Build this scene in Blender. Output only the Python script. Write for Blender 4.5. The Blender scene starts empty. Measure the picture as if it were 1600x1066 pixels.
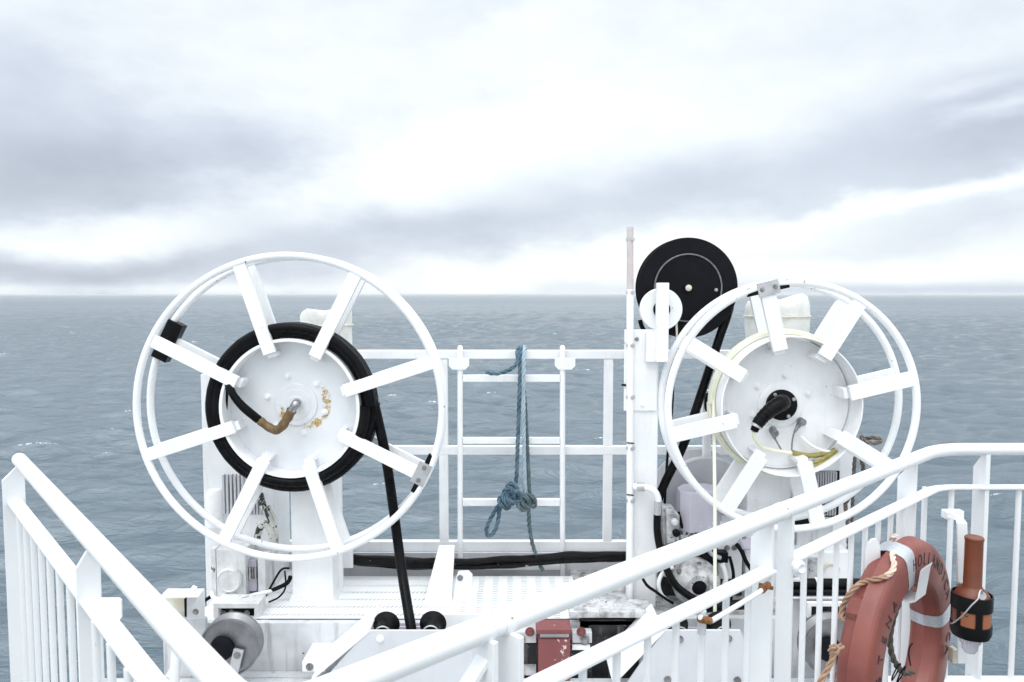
import bpy, bmesh, math, random
import numpy as np
from math import sin, cos, pi, radians, atan, tan
from mathutils import Vector, Matrix
from mathutils.bvhtree import BVHTree

random.seed(7)
SC = bpy.context.scene
COL = SC.collection

# ------------------------------------------------------------------ camera
F = 1150.0                       # focal length in pixels of a 1600 px wide frame
PIT = atan(73 / F)               # the horizon stands a little above the middle
CAM = Vector((0, 0, 1.6))
FW = Vector((0, cos(PIT), -sin(PIT)))
UP = Vector((0, sin(PIT), cos(PIT)))
cd = bpy.data.cameras.new('camera')
cd.sensor_width = 36
cd.lens = 36 * F / 1600
cd.clip_start = .05
cd.clip_end = 60000
cd.dof.use_dof = True
cd.dof.focus_distance = 3.9
cd.dof.aperture_fstop = 9.0
co = bpy.data.objects.new('camera', cd)
COL.objects.link(co)
co.location = CAM
co.rotation_euler = (pi / 2 - PIT, 0, 0)
SC.camera = co

# ------------------------------------------------------------------ exposure
SC.view_settings.view_transform = 'Standard'
SC.view_settings.look = 'None'
SC.view_settings.exposure = 0.72
SC.view_settings.gamma = 1

# ------------------------------------------------------------------ sun behind the veil of cloud
SUN_EL, SUN_AZ = radians(60), radians(200)      # azimuth from +Y, clockwise
sd = bpy.data.lights.new('sun', 'SUN')
sd.energy = 0.5
sd.angle = radians(22)
sd.color = (1, .97, .93)
so = bpy.data.objects.new('sun', sd)
COL.objects.link(so)
sdir = Vector((sin(SUN_AZ) * cos(SUN_EL), cos(SUN_AZ) * cos(SUN_EL), sin(SUN_EL)))
so.rotation_euler = sdir.to_track_quat('Z', 'Y').to_euler()

# ------------------------------------------------------------------ sky: overcast layers over a Nishita sky
W = bpy.data.worlds.new('World')
SC.world = W
W.use_nodes = True
nt = W.node_tree
nt.nodes.clear()


def N(tree, typ, **kw):
    n = tree.nodes.new(typ)
    ins = kw.pop('ins', None)
    for k, v in kw.items():
        setattr(n, k, v)
    if ins:
        for k, v in ins.items():
            if isinstance(v, bpy.types.NodeSocket):
                tree.links.new(v, n.inputs[k])
            else:
                n.inputs[k].default_value = v
    return n


def M(tree, op, a, b=None, c=None, clamp=False):
    n = tree.nodes.new('ShaderNodeMath')
    n.operation = op
    n.use_clamp = clamp
    for i, v in enumerate((a, b, c)):
        if v is None:
            continue
        if isinstance(v, bpy.types.NodeSocket):
            tree.links.new(v, n.inputs[i])
        else:
            n.inputs[i].default_value = v
    return n.outputs[0]


def mapr(tree, v, a, b, c, d, interp='SMOOTHSTEP'):
    n = N(tree, 'ShaderNodeMapRange', interpolation_type=interp)
    tree.links.new(v, n.inputs[0])
    for i, x in enumerate((a, b, c, d)):
        n.inputs[i + 1].default_value = x
    return n.outputs[0]


tc = N(nt, 'ShaderNodeTexCoord')
sx = N(nt, 'ShaderNodeSeparateXYZ', ins={0: tc.outputs['Generated']})
az = M(nt, 'ARCTAN2', sx.outputs[0], sx.outputs[1])
el = M(nt, 'ARCSINE', sx.outputs[2])
aev = N(nt, 'ShaderNodeCombineXYZ', ins={0: az, 1: el, 2: 0.0}).outputs[0]
# cloud-like warping, stretched sideways near the horizon
st = N(nt, 'ShaderNodeMapping', ins={0: aev, 'Scale': (3.4, 7.0, 1)}).outputs[0]
wn = N(nt, 'ShaderNodeTexNoise', ins={'Vector': st, 'Scale': 1.6, 'Detail': 5.0, 'Roughness': .55})
wv = N(nt, 'ShaderNodeVectorMath', operation='SUBTRACT', ins={0: wn.outputs['Color'], 1: (.5, .5, .5)}).outputs[0]
wv = N(nt, 'ShaderNodeVectorMath', operation='MULTIPLY', ins={0: wv, 1: (.22, .085, 0)}).outputs[0]
wav = N(nt, 'ShaderNodeVectorMath', operation='ADD', ins={0: aev, 1: wv}).outputs[0]


def sky_ae(px, py):
    a = atan((px - 800) / F)
    return a, atan((460 - py) / F * cos(a))


acc = None
BLOBS = [  # x, y, rx, ry, tilt(deg, rising to the right), amplitude : the cloud banks as they stood
    (60, 272, 560, 170, -3, -.36), (330, 250, 380, 95, 6, -.18), (20, 120, 300, 150, 0, -.12),
    (560, 374, 520, 56, 3, -.27), (960, 305, 460, 72, 9, -.17), (1380, 255, 620, 125, 8, -.19),
    (1600, 190, 320, 120, 8, -.22), (140, 420, 560, 40, 0, -.34), (1520, 345, 300, 44, 4, -.14),
    (1500, 452, 620, 14, 0, -.22), (720, 30, 130, 60, 0, -.08), (1450, 30, 400, 60, 5, -.06),
    (650, 258, 500, 90, 17, .22), (150, 368, 300, 42, 3, .34), (1000, 398, 560, 44, 7, .28),
    (1500, 300, 380, 24, 9, .30), (1570, 182, 130, 22, 10, .26), (1510, 150, 110, 21, 10, .10),
    (1330, 420, 480, 28, 2, .14),
    (130, 450, 520, 10, 0, .10), (700, 90, 900, 170, 0, .05), (1050, 190, 420, 110, 12, .05)]
for x, y, rx, ry, tilt, amp in BLOBS:
    a, e = sky_ae(x, y)
    mp = N(nt, 'ShaderNodeMapping', vector_type='TEXTURE',
           ins={0: wav if ry > 20 else aev, 'Location': (a, e, 0), 'Rotation': (0, 0, radians(tilt)),
                'Scale': (rx / F, ry / F, 1)}).outputs[0]
    ln = N(nt, 'ShaderNodeVectorMath', operation='LENGTH', ins={0: mp}).outputs['Value']
    fall = mapr(nt, ln, 1.0, 0.0, 0.0, 1.0)
    term = M(nt, 'MULTIPLY', fall, amp)
    acc = term if acc is None else M(nt, 'ADD', acc, term)
fine = N(nt, 'ShaderNodeTexNoise', ins={'Vector': st, 'Scale': 3.2, 'Detail': 7.0, 'Roughness': .6}).outputs[0]
acc = M(nt, 'ADD', acc, mapr(nt, fine, .3, .7, -.045, .045, 'LINEAR'))
broad = N(nt, 'ShaderNodeTexNoise', ins={'Vector': st, 'Scale': .7, 'Detail': 3.0}).outputs[0]
acc = M(nt, 'ADD', acc, mapr(nt, broad, .3, .7, -.05, .05, 'LINEAR'))
val = M(nt, 'ADD', acc, .82)
ramp = N(nt, 'ShaderNodeValToRGB', ins={0: val})
cr = ramp.color_ramp
cr.elements[0].position = .30
cr.elements[0].color = (.285, .315, .365, 1)
cr.elements[1].position = 1.0
cr.elements[1].color = (.675, .695, .70, 1)
e = cr.elements.new(.62)
e.color = (.425, .465, .525, 1)
e = cr.elements.new(.82)
e.color = (.555, .592, .618, 1)
# an overcast dome brightens towards the zenith and towards the veiled sun behind the camera
zen = mapr(nt, el, .40, 1.3, 1.0, 1.7)
sn = N(nt, 'ShaderNodeVectorMath', operation='DOT_PRODUCT', ins={0: tc.outputs['Generated'], 1: sdir}).outputs['Value']
veil = mapr(nt, sn, -.1, 1.0, 1.0, 1.75)
gain = M(nt, 'MULTIPLY', zen, veil)
sky = N(nt, 'ShaderNodeTexSky', sky_type='NISHITA', sun_disc=False, sun_elevation=SUN_EL, sun_rotation=SUN_AZ,
        air_density=1.0, dust_density=2.0, ozone_density=1.0)
cl = N(nt, 'ShaderNodeVectorMath', operation='SCALE', ins={0: ramp.outputs[0], 'Scale': M(nt, 'MULTIPLY', gain, 10.3)}).outputs[0]
mix = N(nt, 'ShaderNodeMix', data_type='RGBA', ins={0: .93, 6: sky.outputs[0], 7: cl}).outputs[2]
bg = N(nt, 'ShaderNodeBackground', ins={0: mix, 1: .1})
out = N(nt, 'ShaderNodeOutputWorld', ins={0: bg.outputs[0]})

# ------------------------------------------------------------------ helpers


def P(px, py, Y):
    """the point at distance Y ahead that stands at that place of the photograph"""
    r = FW + Vector(((px - 800) / F, 0, 0)) + UP * ((533 - py) / F)
    return CAM + r * (Y / r.y)


def G(px, py, h):
    """likewise on the level h below the eye"""
    r = FW + Vector(((px - 800) / F, 0, 0)) + UP * ((533 - py) / F)
    return CAM + r * (-h / r.z)


def S(n, p):
    """n pixels at the distance of point p, in metres"""
    return n * (p - CAM).dot(FW) / F


X, Yv, Z = Vector((1, 0, 0)), Vector((0, 1, 0)), Vector((0, 0, 1))
ORG = {}


class MB:
    def __init__(s):
        s.bm = bmesh.new()

    def face(s, vs):
        try:
            return s.bm.faces.new(vs)
        except ValueError:
            return None

    def box(s, a, b):
        """axis-aligned box between two corners"""
        lo = [min(a[i], b[i]) for i in range(3)]
        hi = [max(a[i], b[i]) for i in range(3)]
        v = [s.bm.verts.new((x, y, z)) for x in (lo[0], hi[0]) for y in (lo[1], hi[1]) for z in (lo[2], hi[2])]
        for f in ((0, 1, 3, 2), (4, 6, 7, 5), (0, 4, 5, 1), (2, 3, 7, 6), (0, 2, 6, 4), (1, 5, 7, 3)):
            s.face([v[i] for i in f])
        return s

    def pbox(s, x0, y0, x1, y1, Y, d):
        """a box whose front fills that rectangle of the picture at distance Y, d deep"""
        xm, ym = (x0 + x1) / 2, (y0 + y1) / 2
        return s.box((P(x0, ym, Y).x, Y, P(xm, y0, Y).z), (P(x1, ym, Y).x, Y + d, P(xm, y1, Y).z))

    def bar(s, p, q, w, t, up=Z):
        p, q = Vector(p), Vector(q)
        d = (q - p).normalized()
        side = d.cross(up).normalized()
        u = side.cross(d).normalized()
        v = []
        for c in (p, q):
            for i, j in ((-1, -1), (1, -1), (1, 1), (-1, 1)):
                v.append(s.bm.verts.new(c + side * (i * w / 2) + u * (j * t / 2)))
        s.face(v[0:4][::-1])
        s.face(v[4:8])
        for i in range(4):
            j = (i + 1) % 4
            s.face([v[i], v[j], v[4 + j], v[4 + i]])
        return s

    def prism(s, pts, vec):
        vec = Vector(vec)
        a = [s.bm.verts.new(p) for p in pts]
        b = [s.bm.verts.new(Vector(p) + vec) for p in pts]
        s.face(a)
        s.face(b[::-1])
        n = len(a)
        for i in range(n):
            j = (i + 1) % n
            s.face([a[i], b[i], b[j], a[j]])
        return s

    def tube(s, pts, r, n=12, closed=False, caps=True):
        pts = [Vector(p) for p in pts]
        m = len(pts)
        rs = r if isinstance(r, (list, tuple)) else [r] * m
        tan_ = []
        for i in range(m):
            if closed:
                t = pts[(i + 1) % m] - pts[i - 1]
            else:
                t = pts[min(i + 1, m - 1)] - pts[max(i - 1, 0)]
            tan_.append(t.normalized())
        ref = Z if abs(tan_[0].z) < .9 else X
        nrm = tan_[0].cross(ref).normalized()
        rings = []
        for i in range(m):
            t = tan_[i]
            nrm = (nrm - t * nrm.dot(t)).normalized()
            b = t.cross(nrm)
            rings.append([s.bm.verts.new(pts[i] + (nrm * cos(2 * pi * k / n) + b * sin(2 * pi * k / n)) * rs[i]) for k in range(n)])
        for i in range(m if closed else m - 1):
            A, B = rings[i], rings[(i + 1) % m]
            off = 0
            if closed and i == m - 1:
                off = min(range(n), key=lambda o: sum((A[k].co - B[(k + o) % n].co).length for k in range(0, n, max(1, n // 4))))
            for k in range(n):
                s.face([A[k], A[(k + 1) % n], B[(k + 1 + off) % n], B[(k + off) % n]])
        if caps and not closed:
            s.face(rings[0][::-1])
            s.face(rings[-1])
        return s

    def cyl(s, p, q, r, n=24):
        return s.tube([p, q], r, n)

    def ring(s, c, R, r, n=120, m=12, axis=Yv):
        a = axis.orthogonal().normalized()
        b = axis.cross(a)
        return s.tube([c + (a * cos(2 * pi * i / n) + b * sin(2 * pi * i / n)) * R for i in range(n)], r, m, closed=True)

    def lathe(s, c, axis, prof, n=48, closed=False):
        """profile of (radius, distance along axis)"""
        axis = axis.normalized()
        a = axis.orthogonal().normalized()
        b = axis.cross(a)
        rows = []
        for r, d in prof:
            if r < 1e-6:
                rows.append([s.bm.verts.new(c + axis * d)])
            else:
                rows.append([s.bm.verts.new(c + axis * d + (a * cos(2 * pi * k / n) + b * sin(2 * pi * k / n)) * r) for k in range(n)])
        m = len(rows)
        for i in range(m if closed else m - 1):
            A, B = rows[i], rows[(i + 1) % m]
            for k in range(n):
                j = (k + 1) % n
                if len(A) == 1 and len(B) == 1:
                    continue
                if len(A) == 1:
                    s.face([A[0], B[k], B[j]])
                elif len(B) == 1:
                    s.face([A[k], A[j], B[0]])
                else:
                    s.face([A[k], A[j], B[j], B[k]])
        return s

    def bolt(s, c, axis, r):
        axis = axis.normalized()
        s.tube([c, c + axis * r * .28], r * 1.45, 16)
        s.tube([c + axis * r * .28, c + axis * r * 1.0], r, 6)
        s.tube([c + axis * r, c + axis * r * 1.35], r * .55, 10)
        return s

    def rope(s, pts, r, pitch=None):
        """three laid strands along a path"""
        pitch = pitch or r * 9
        pts = resample(pts, r * .9)
        m = len(pts)
        fr = []
        t0 = (pts[1] - pts[0]).normalized()
        nrm = t0.orthogonal().normalized()
        L = 0
        for i in range(m):
            t = (pts[min(i + 1, m - 1)] - pts[max(i - 1, 0)]).normalized()
            nrm = (nrm - t * nrm.dot(t)).normalized()
            if i:
                L += (pts[i] - pts[i - 1]).length
            fr.append((pts[i], nrm.copy(), t.cross(nrm), L))
        for k in range(3):
            ph = 2 * pi * k / 3
            s.tube([p + (a * cos(ph + 2 * pi * l / pitch) + b * sin(ph + 2 * pi * l / pitch)) * r * .58 for p, a, b, l in fr], r * .48, 7)
        return s

    def build(s, name, mat, parent=None, bevel=0, smooth=35):
        bm = s.bm
        bmesh.ops.recalc_face_normals(bm, faces=bm.faces[:])
        if parent is not None:
            org = ORG[parent.name]
        else:
            xs = [v.co for v in bm.verts]
            lo = Vector([min(c[i] for c in xs) for i in range(3)])
            hi = Vector([max(c[i] for c in xs) for i in range(3)])
            org = Vector(((lo.x + hi.x) / 2, (lo.y + hi.y) / 2, lo.z))
        for v in bm.verts:
            v.co -= org
        me = bpy.data.meshes.new(name)
        bm.to_mesh(me)
        bm.free()
        me.materials.append(mat)
        o = bpy.data.objects.new(name, me)
        COL.objects.link(o)
        if parent is not None:
            o.parent = parent
        else:
            o.location = org
        ORG[o.name] = org
        me.polygons.foreach_set('use_smooth', [True] * len(me.polygons))
        me.set_sharp_from_angle(angle=radians(smooth))
        if bevel:
            b = o.modifiers.new('edge', 'BEVEL')
            b.width = bevel
            b.segments = 2
            b.limit_method = 'ANGLE'
            b.angle_limit = radians(40)
            b.harden_normals = True
        return o


def resample(pts, step):
    """a smooth curve through the points, at even steps"""
    pts = [Vector(p) for p in pts]
    if len(pts) > 2:
        fine_ = []
        for i in range(len(pts) - 1):
            p0, p1, p2, p3 = pts[max(i - 1, 0)], pts[i], pts[i + 1], pts[min(i + 2, len(pts) - 1)]
            for k in range(16):
                t = k / 16
                fine_.append(.5 * ((2 * p1) + (p2 - p0) * t + (2 * p0 - 5 * p1 + 4 * p2 - p3) * t * t + (3 * p1 - p0 - 3 * p2 + p3) * t ** 3))
        fine_.append(pts[-1])
        pts = fine_
    outp, acc_ = [pts[0]], 0.0
    for i in range(1, len(pts)):
        a, b = pts[i - 1], pts[i]
        L = (b - a).length
        d = step - acc_
        while d <= L:
            outp.append(a.lerp(b, d / L))
            d += step
        acc_ = (acc_ + L) % step
    outp.append(pts[-1])
    return outp


def tag(o, label, cat, group=None):
    o['label'] = label
    o['category'] = cat
    if group:
        o['group'] = group
    return o


def thing(name, loc, label, cat, group=None):
    o = bpy.data.objects.new(name, None)
    COL.objects.link(o)
    o.location = loc
    o.empty_display_size = .1
    ORG[o.name] = Vector(loc)
    return tag(o, label, cat, group)


def structure(o):
    o['kind'] = 'structure'
    return o


# ------------------------------------------------------------------ materials


def pmat(name, col, rough=.45, metal=0.0, spec=.5):
    m = bpy.data.materials.new(name)
    m.use_nodes = True
    b = m.node_tree.nodes['Principled BSDF']
    b.inputs['Base Color'].default_value = (*col, 1)
    b.inputs['Roughness'].default_value = rough
    b.inputs['Metallic'].default_value = metal
    b.inputs['Specular IOR Level'].default_value = spec
    return m, m.node_tree, b


def mixc(t, f, a, b):
    n = N(t, 'ShaderNodeMix', data_type='RGBA')
    for s_, v in ((0, f), (6, a), (7, b)):
        if isinstance(v, bpy.types.NodeSocket):
            t.links.new(v, n.inputs[s_])
        else:
            n.inputs[s_].default_value = v
    return n.outputs[2]


def worn(name, base, alt, rough=.42, metal=0.0, scale=6.0, chips=0.0, chipcol=(.05, .045, .045), rust=0.0,
         streak=0.0, streakcol=(.33, .32, .31), bump=.0006, spec=.5, chipscale=34.0):
    """painted metal: uneven coat, streaks, chips and rust specks"""
    m, t, b = pmat(name, base, rough, metal, spec)
    g = N(t, 'ShaderNodeNewGeometry').outputs['Position']
    n1 = N(t, 'ShaderNodeTexNoise', ins={'Vector': g, 'Scale': scale, 'Detail': 6.0, 'Roughness': .6}).outputs[0]
    c = mixc(t, mapr(t, n1, .35, .7, 0, 1), (*base, 1), (*alt, 1))
    if streak:
        sm = N(t, 'ShaderNodeMapping', ins={0: g, 'Scale': (26, 26, 2.2)}).outputs[0]
        n2 = N(t, 'ShaderNodeTexNoise', ins={'Vector': sm, 'Scale': 1.0, 'Detail': 7.0, 'Roughness': .68}).outputs[0]
        c = mixc(t, M(t, 'MULTIPLY', mapr(t, n2, .52, .72, 0, 1), streak), c, (*streakcol, 1))
    if rust:
        n3 = N(t, 'ShaderNodeTexNoise', ins={'Vector': g, 'Scale': 17.0, 'Detail': 8.0, 'Roughness': .72}).outputs[0]
        c = mixc(t, mapr(t, n3, .74 - rust * .2, .80 - rust * .2, 0, .85), c, (.30, .17, .06, 1))
    if chips:
        n4 = N(t, 'ShaderNodeTexNoise', ins={'Vector': g, 'Scale': chipscale, 'Detail': 5.0, 'Roughness': .6}).outputs[0]
        n5 = N(t, 'ShaderNodeTexNoise', ins={'Vector': g, 'Scale': 5.0, 'Detail': 2.0}).outputs[0]
        k = M(t, 'ADD', n4, M(t, 'MULTIPLY', M(t, 'SUBTRACT', n5, .5), .5))
        c = mixc(t, mapr(t, k, .78 - chips * .3, .80 - chips * .3, 0, 1), c, (*chipcol, 1))
    t.links.new(c, b.inputs['Base Color'])
    t.links.new(mapr(t, n1, .2, .8, rough - .1, rough + .14), b.inputs['Roughness'])
    bn = N(t, 'ShaderNodeTexNoise', ins={'Vector': g, 'Scale': 60.0, 'Detail': 4.0}).outputs[0]
    bp = N(t, 'ShaderNodeBump', ins={'Height': bn, 'Strength': .35, 'Distance': bump})
    t.links.new(bp.outputs[0], b.inputs['Normal'])
    return m


WHITE = (.86, .865, .87)
m_white = worn('white_paint', WHITE, (.79, .795, .81), chips=.10, rust=.05, streak=.16, streakcol=(.5, .49, .47), chipcol=(.35, .33, .32))
m_rail = worn('white_rail_paint', (.79, .795, .81), (.755, .76, .78), rough=.38, scale=3.0, bump=.0012, streak=.06, streakcol=(.60, .58, .54), chips=.07, chipcol=(.55, .53, .52), rust=.02)
m_rim = worn('chipped_white_paint', (.84, .85, .86), (.78, .79, .81), chips=.27, chipcol=(.22, .21, .2), rust=.12)
m_plate = worn('weathered_shade_grey_paint', (.60, .61, .64), (.55, .56, .59), chips=.10, chipcol=(.3, .29, .29), streak=.12, scale=5)  # white paint greyed to hold the front plates' shade; chips and streaks are wear
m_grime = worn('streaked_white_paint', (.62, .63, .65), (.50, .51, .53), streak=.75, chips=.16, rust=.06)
m_floor = worn('walkway_paint', (.84, .85, .85), (.80, .81, .81), chips=.06, chipcol=(.3, .3, .3))
m_deck = worn('grey_green_deck_paint', (.10, .13, .12), (.075, .10, .095), rough=.6, chips=.1)
m_dirty = worn('grimy_machine_paint', (.56, .56, .57), (.17, .165, .165), streak=.85, chips=.44, rust=.30, streakcol=(.12, .11, .11), scale=14)
m_peel = worn('peeling_paint', (.66, .66, .62), (.5, .5, .45), chips=.78, chipcol=(.02, .022, .02), scale=12, chipscale=26)
m_grease_shade = worn('grease_and_shade_black', (.012, .012, .013), (.05, .05, .05), spec=.3, chips=.36, chipcol=(.22, .22, .23), streak=.4, rough=.5)  # grease on the gear, also shade painted into gaps and a recess
m_lilac = worn('lilac_grey_paint', (.52, .49, .56), (.44, .42, .49), chips=.22, chipcol=(.75, .75, .77), rough=.35)
m_motor = worn('salt_stained_paint', (.76, .765, .77), (.60, .60, .59), chips=.28, chipcol=(.12, .115, .11), rust=.22, streak=.35, scale=13)
m_grey = worn('grey_paint', (.58, .58, .60), (.50, .50, .53), streak=.3, rough=.4)
m_red = worn('red_paint', (.22, .062, .062), (.17, .05, .05), chips=.22, chipcol=(.6, .52, .52), rough=.5)
m_steel = worn('galvanised_steel', (.27, .27, .28), (.19, .19, .20), metal=.75, rough=.42, scale=9, streak=.25)
m_alu = worn('dull_metal', (.55, .55, .56), (.42, .42, .44), metal=.6, rough=.4, scale=14)
m_bolt = worn('bolt_steel', (.36, .36, .37), (.18, .17, .17), metal=.7, rough=.4, scale=40, rust=.1)
m_chrome = worn('smeared_chrome', (.42, .42, .44), (.16, .16, .17), metal=.85, rough=.26, scale=38, chips=.42)
m_scuff = worn('scuffed_black_rim', (.10, .10, .11), (.19, .19, .20), rough=.5, scale=40)
m_rubber = worn('black_rubber', (.003, .003, .0035), (.006, .006, .007), spec=.12, rough=.36, scale=18, chips=.10, chipcol=(.09, .085, .08))
m_cable = worn('black_cable_sheath', (.004, .004, .005), (.008, .008, .009), rough=.26, scale=8, bump=.001, spec=.08)
m_dark = worn('blackened_metal_and_shade', (.005, .005, .007), (.008, .008, .011), spec=.10, rough=.45, scale=12)  # black metal, also the painted dark under walkway holes and foot bracket
m_bundle = worn('tarred_cable', (.005, .005, .006), (.008, .008, .008), spec=.12, rough=.3, chips=.24, chipcol=(.7, .7, .72), scale=10)
m_canvas = worn('white_canvas', (.80, .80, .77), (.70, .70, .66), rough=.85, scale=9, bump=.006, spec=.2, rust=.02)
m_yellow = worn('pale_yellow_sheath', (.78, .77, .64), (.72, .70, .54), rough=.5, scale=10)
m_ochre = worn('ochre_braid', (.33, .29, .09), (.22, .19, .06), rough=.75, scale=40)
m_tape = worn('brown_tape', (.17, .105, .04), (.085, .055, .025), rough=.55, scale=34, chips=.34, chipcol=(.03, .025, .02))
m_rust = worn('rust', (.30, .13, .035), (.10, .04, .02), rough=.85, scale=50)
m_pink = worn('faded_pink_pipe_paint', (.60, .53, .52), (.52, .46, .46), scale=14, chips=.1, chipcol=(.3, .25, .25))
m_blue = worn('blue_rope_fibre', (.065, .115, .155), (.14, .21, .26), rough=.85, scale=22, spec=.2)
m_bluepale = worn('bleached_blue_rope_fibre', (.42, .50, .56), (.30, .40, .48), rough=.85, scale=22, spec=.2)
m_teal = worn('grey_green_rope_fibre', (.085, .12, .135), (.16, .205, .215), rough=.85, scale=22, spec=.2)
m_brown = worn('brown_rope_fibre', (.145, .115, .10), (.26, .22, .19), rough=.9, scale=60, spec=.2)
m_manila = worn('manila_rope_fibre', (.36, .22, .15), (.46, .31, .22), rough=.85, scale=30, spec=.2)
m_palerope = worn('bleached_manila_rope', (.78, .66, .58), (.66, .50, .42), rough=.85, scale=30, spec=.2)
m_darkrope = worn('wet_grey_rope', (.13, .115, .095), (.07, .062, .055), rough=.8, scale=40, spec=.2)
m_buoy = worn('sun_faded_red_foam', (.245, .066, .050), (.18, .047, .039), rough=.42, scale=4.5, chips=.0, chipcol=(.62, .42, .40), bump=.0012)
m_orange = worn('orange_plastic', (.175, .046, .020), (.14, .038, .017), rough=.42, scale=9, chips=.05, chipcol=(.55, .4, .35))
m_label, *_ = pmat('label_print', (.31, .11, .05), .5)
m_ink, *_ = pmat('black_ink', (.030, .016, .018), .5)
m_yellowed = worn('yellowed_paint', (.62, .57, .44), (.72, .70, .62), rough=.5, scale=20, rust=.1)
m_belt, *_ = pmat('belt_black', (.006, .006, .007), .45, 0, .15)

# reflective tape: grey retroreflective film with a fine weave
m_reflect, t_, b_ = pmat('reflective_tape', (.55, .57, .60), .3, .35)
vo = N(t_, 'ShaderNodeTexVoronoi', ins={'Vector': N(t_, 'ShaderNodeNewGeometry').outputs['Position'], 'Scale': 260.0})
t_.links.new(mixc(t_, mapr(t_, vo.outputs[0], .1, .6, 0, 1), (.66, .68, .71, 1), (.46, .48, .53, 1)), b_.inputs['Base Color'])

# the lamp's clear plastic dome
m_lens, t_, b_ = pmat('frosted_plastic', (.80, .77, .86), .25)
b_.inputs['Transmission Weight'].default_value = .55

# hub plate of the cable reel: rust weeping round the boss
m_hub, t_, b_ = pmat('hub_plate_paint', (.74, .75, .77), .4)
oc = N(t_, 'ShaderNodeTexCoord').outputs['Object']
sp = N(t_, 'ShaderNodeSeparateXYZ', ins={0: oc})
hx = M(t_, 'SUBTRACT', sp.outputs[0], .045)
hz = M(t_, 'SUBTRACT', sp.outputs[2], .016)
rr = M(t_, 'SQRT', M(t_, 'ADD', M(t_, 'MULTIPLY', hx, hx), M(t_, 'MULTIPLY', hz, hz)))
ang = M(t_, 'ARCTAN2', hz, hx)
nz = N(t_, 'ShaderNodeTexNoise', ins={'Vector': oc, 'Scale': 34.0, 'Detail': 8.0, 'Roughness': .7}).outputs[0]
band = mapr(t_, M(t_, 'ABSOLUTE', M(t_, 'SUBTRACT', rr, .126)), .003, .036, 1, 0)
sect = M(t_, 'MAXIMUM', mapr(t_, M(t_, 'ABSOLUTE', M(t_, 'ADD', ang, .45)), .6, 1.5, 1, 0), mapr(t_, M(t_, 'ABSOLUTE', M(t_, 'ADD', ang, 2.75)), .0, .6, .62, 0))
k_ = mapr(t_, M(t_, 'MULTIPLY', M(t_, 'MULTIPLY', band, sect), mapr(t_, nz, .34, .62, 0, 1.3)), .14, .62, 0, .9)
n6 = N(t_, 'ShaderNodeTexNoise', ins={'Vector': oc, 'Scale': 7.0, 'Detail': 5.0}).outputs[0]
c_ = mixc(t_, mapr(t_, n6, .35, .7, 0, 1), (.76, .77, .79, 1), (.70, .71, .74, 1))
n7 = N(t_, 'ShaderNodeTexNoise', ins={'Vector': oc, 'Scale': 32.0, 'Detail': 6.0, 'Roughness': .7}).outputs[0]
c_ = mixc(t_, mapr(t_, n7, .70, .74, 0, .7), c_, (.40, .38, .36, 1))
n8 = N(t_, 'ShaderNodeTexNoise', ins={'Vector': oc, 'Scale': 90.0, 'Detail': 5.0}).outputs[0]
c_ = mixc(t_, k_, c_, mixc(t_, mapr(t_, n8, .45, .58, 0, 1), (.55, .37, .10, 1), (.26, .13, .04, 1)))
t_.links.new(c_, b_.inputs['Base Color'])

# sea water
m_sea, t_, b_ = pmat('sea_water', (.050, .086, .114), .12)
b_.inputs['IOR'].default_value = 1.95
pos = N(t_, 'ShaderNodeNewGeometry').outputs['Position']
cdn = N(t_, 'ShaderNodeCameraData')
mp1 = N(t_, 'ShaderNodeMapping', ins={0: pos, 'Scale': (.34, 1.0, 1), 'Rotation': (0, 0, .14)}).outputs[0]
b1 = N(t_, 'ShaderNodeTexNoise', ins={'Vector': mp1, 'Scale': .9, 'Detail': 7.0, 'Roughness': .60, 'Distortion': .6}).outputs[0]
b1 = M(t_, 'SUBTRACT', 1.0, M(t_, 'ABSOLUTE', M(t_, 'MULTIPLY', M(t_, 'SUBTRACT', b1, .5), 2.6)))
mp2 = N(t_, 'ShaderNodeMapping', ins={0: pos, 'Scale': (2.4, 4.2, 1), 'Rotation': (0, 0, -.3)}).outputs[0]
b2 = N(t_, 'ShaderNodeTexNoise', ins={'Vector': mp2, 'Scale': 1.0, 'Detail': 5.0, 'Roughness': .6}).outputs[0]
hh = M(t_, 'ADD', M(t_, 'MULTIPLY', b1, .60), M(t_, 'MULTIPLY', b2, .22))
bp = N(t_, 'ShaderNodeBump', ins={'Height': hh, 'Strength': .75, 'Distance': .40})
t_.links.new(bp.outputs[0], b_.inputs['Normal'])
fo = N(t_, 'ShaderNodeAttribute', attribute_name='foam').outputs['Fac']
fn = N(t_, 'ShaderNodeTexNoise', ins={'Vector': pos, 'Scale': 2.6, 'Detail': 6.0, 'Roughness': .7}).outputs[0]
fm = mapr(t_, M(t_, 'MULTIPLY', fo, mapr(t_, fn, .42, .62, .1, 1.3)), .24, .5, 0, .85)
t_.links.new(mixc(t_, fm, (.050, .086, .114, 1), (.72, .76, .78, 1)), b_.inputs['Base Color'])
far_ = N(t_, 'ShaderNodeVectorMath', operation='LENGTH', ins={0: pos}).outputs['Value']
t_.links.new(M(t_, 'MAXIMUM', mapr(t_, far_, 200, 1500, .13, .36, 'LINEAR'), M(t_, 'MULTIPLY', fm, .8)), b_.inputs['Roughness'])

# ------------------------------------------------------------------ sea
SEA_Z = -15.0


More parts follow.
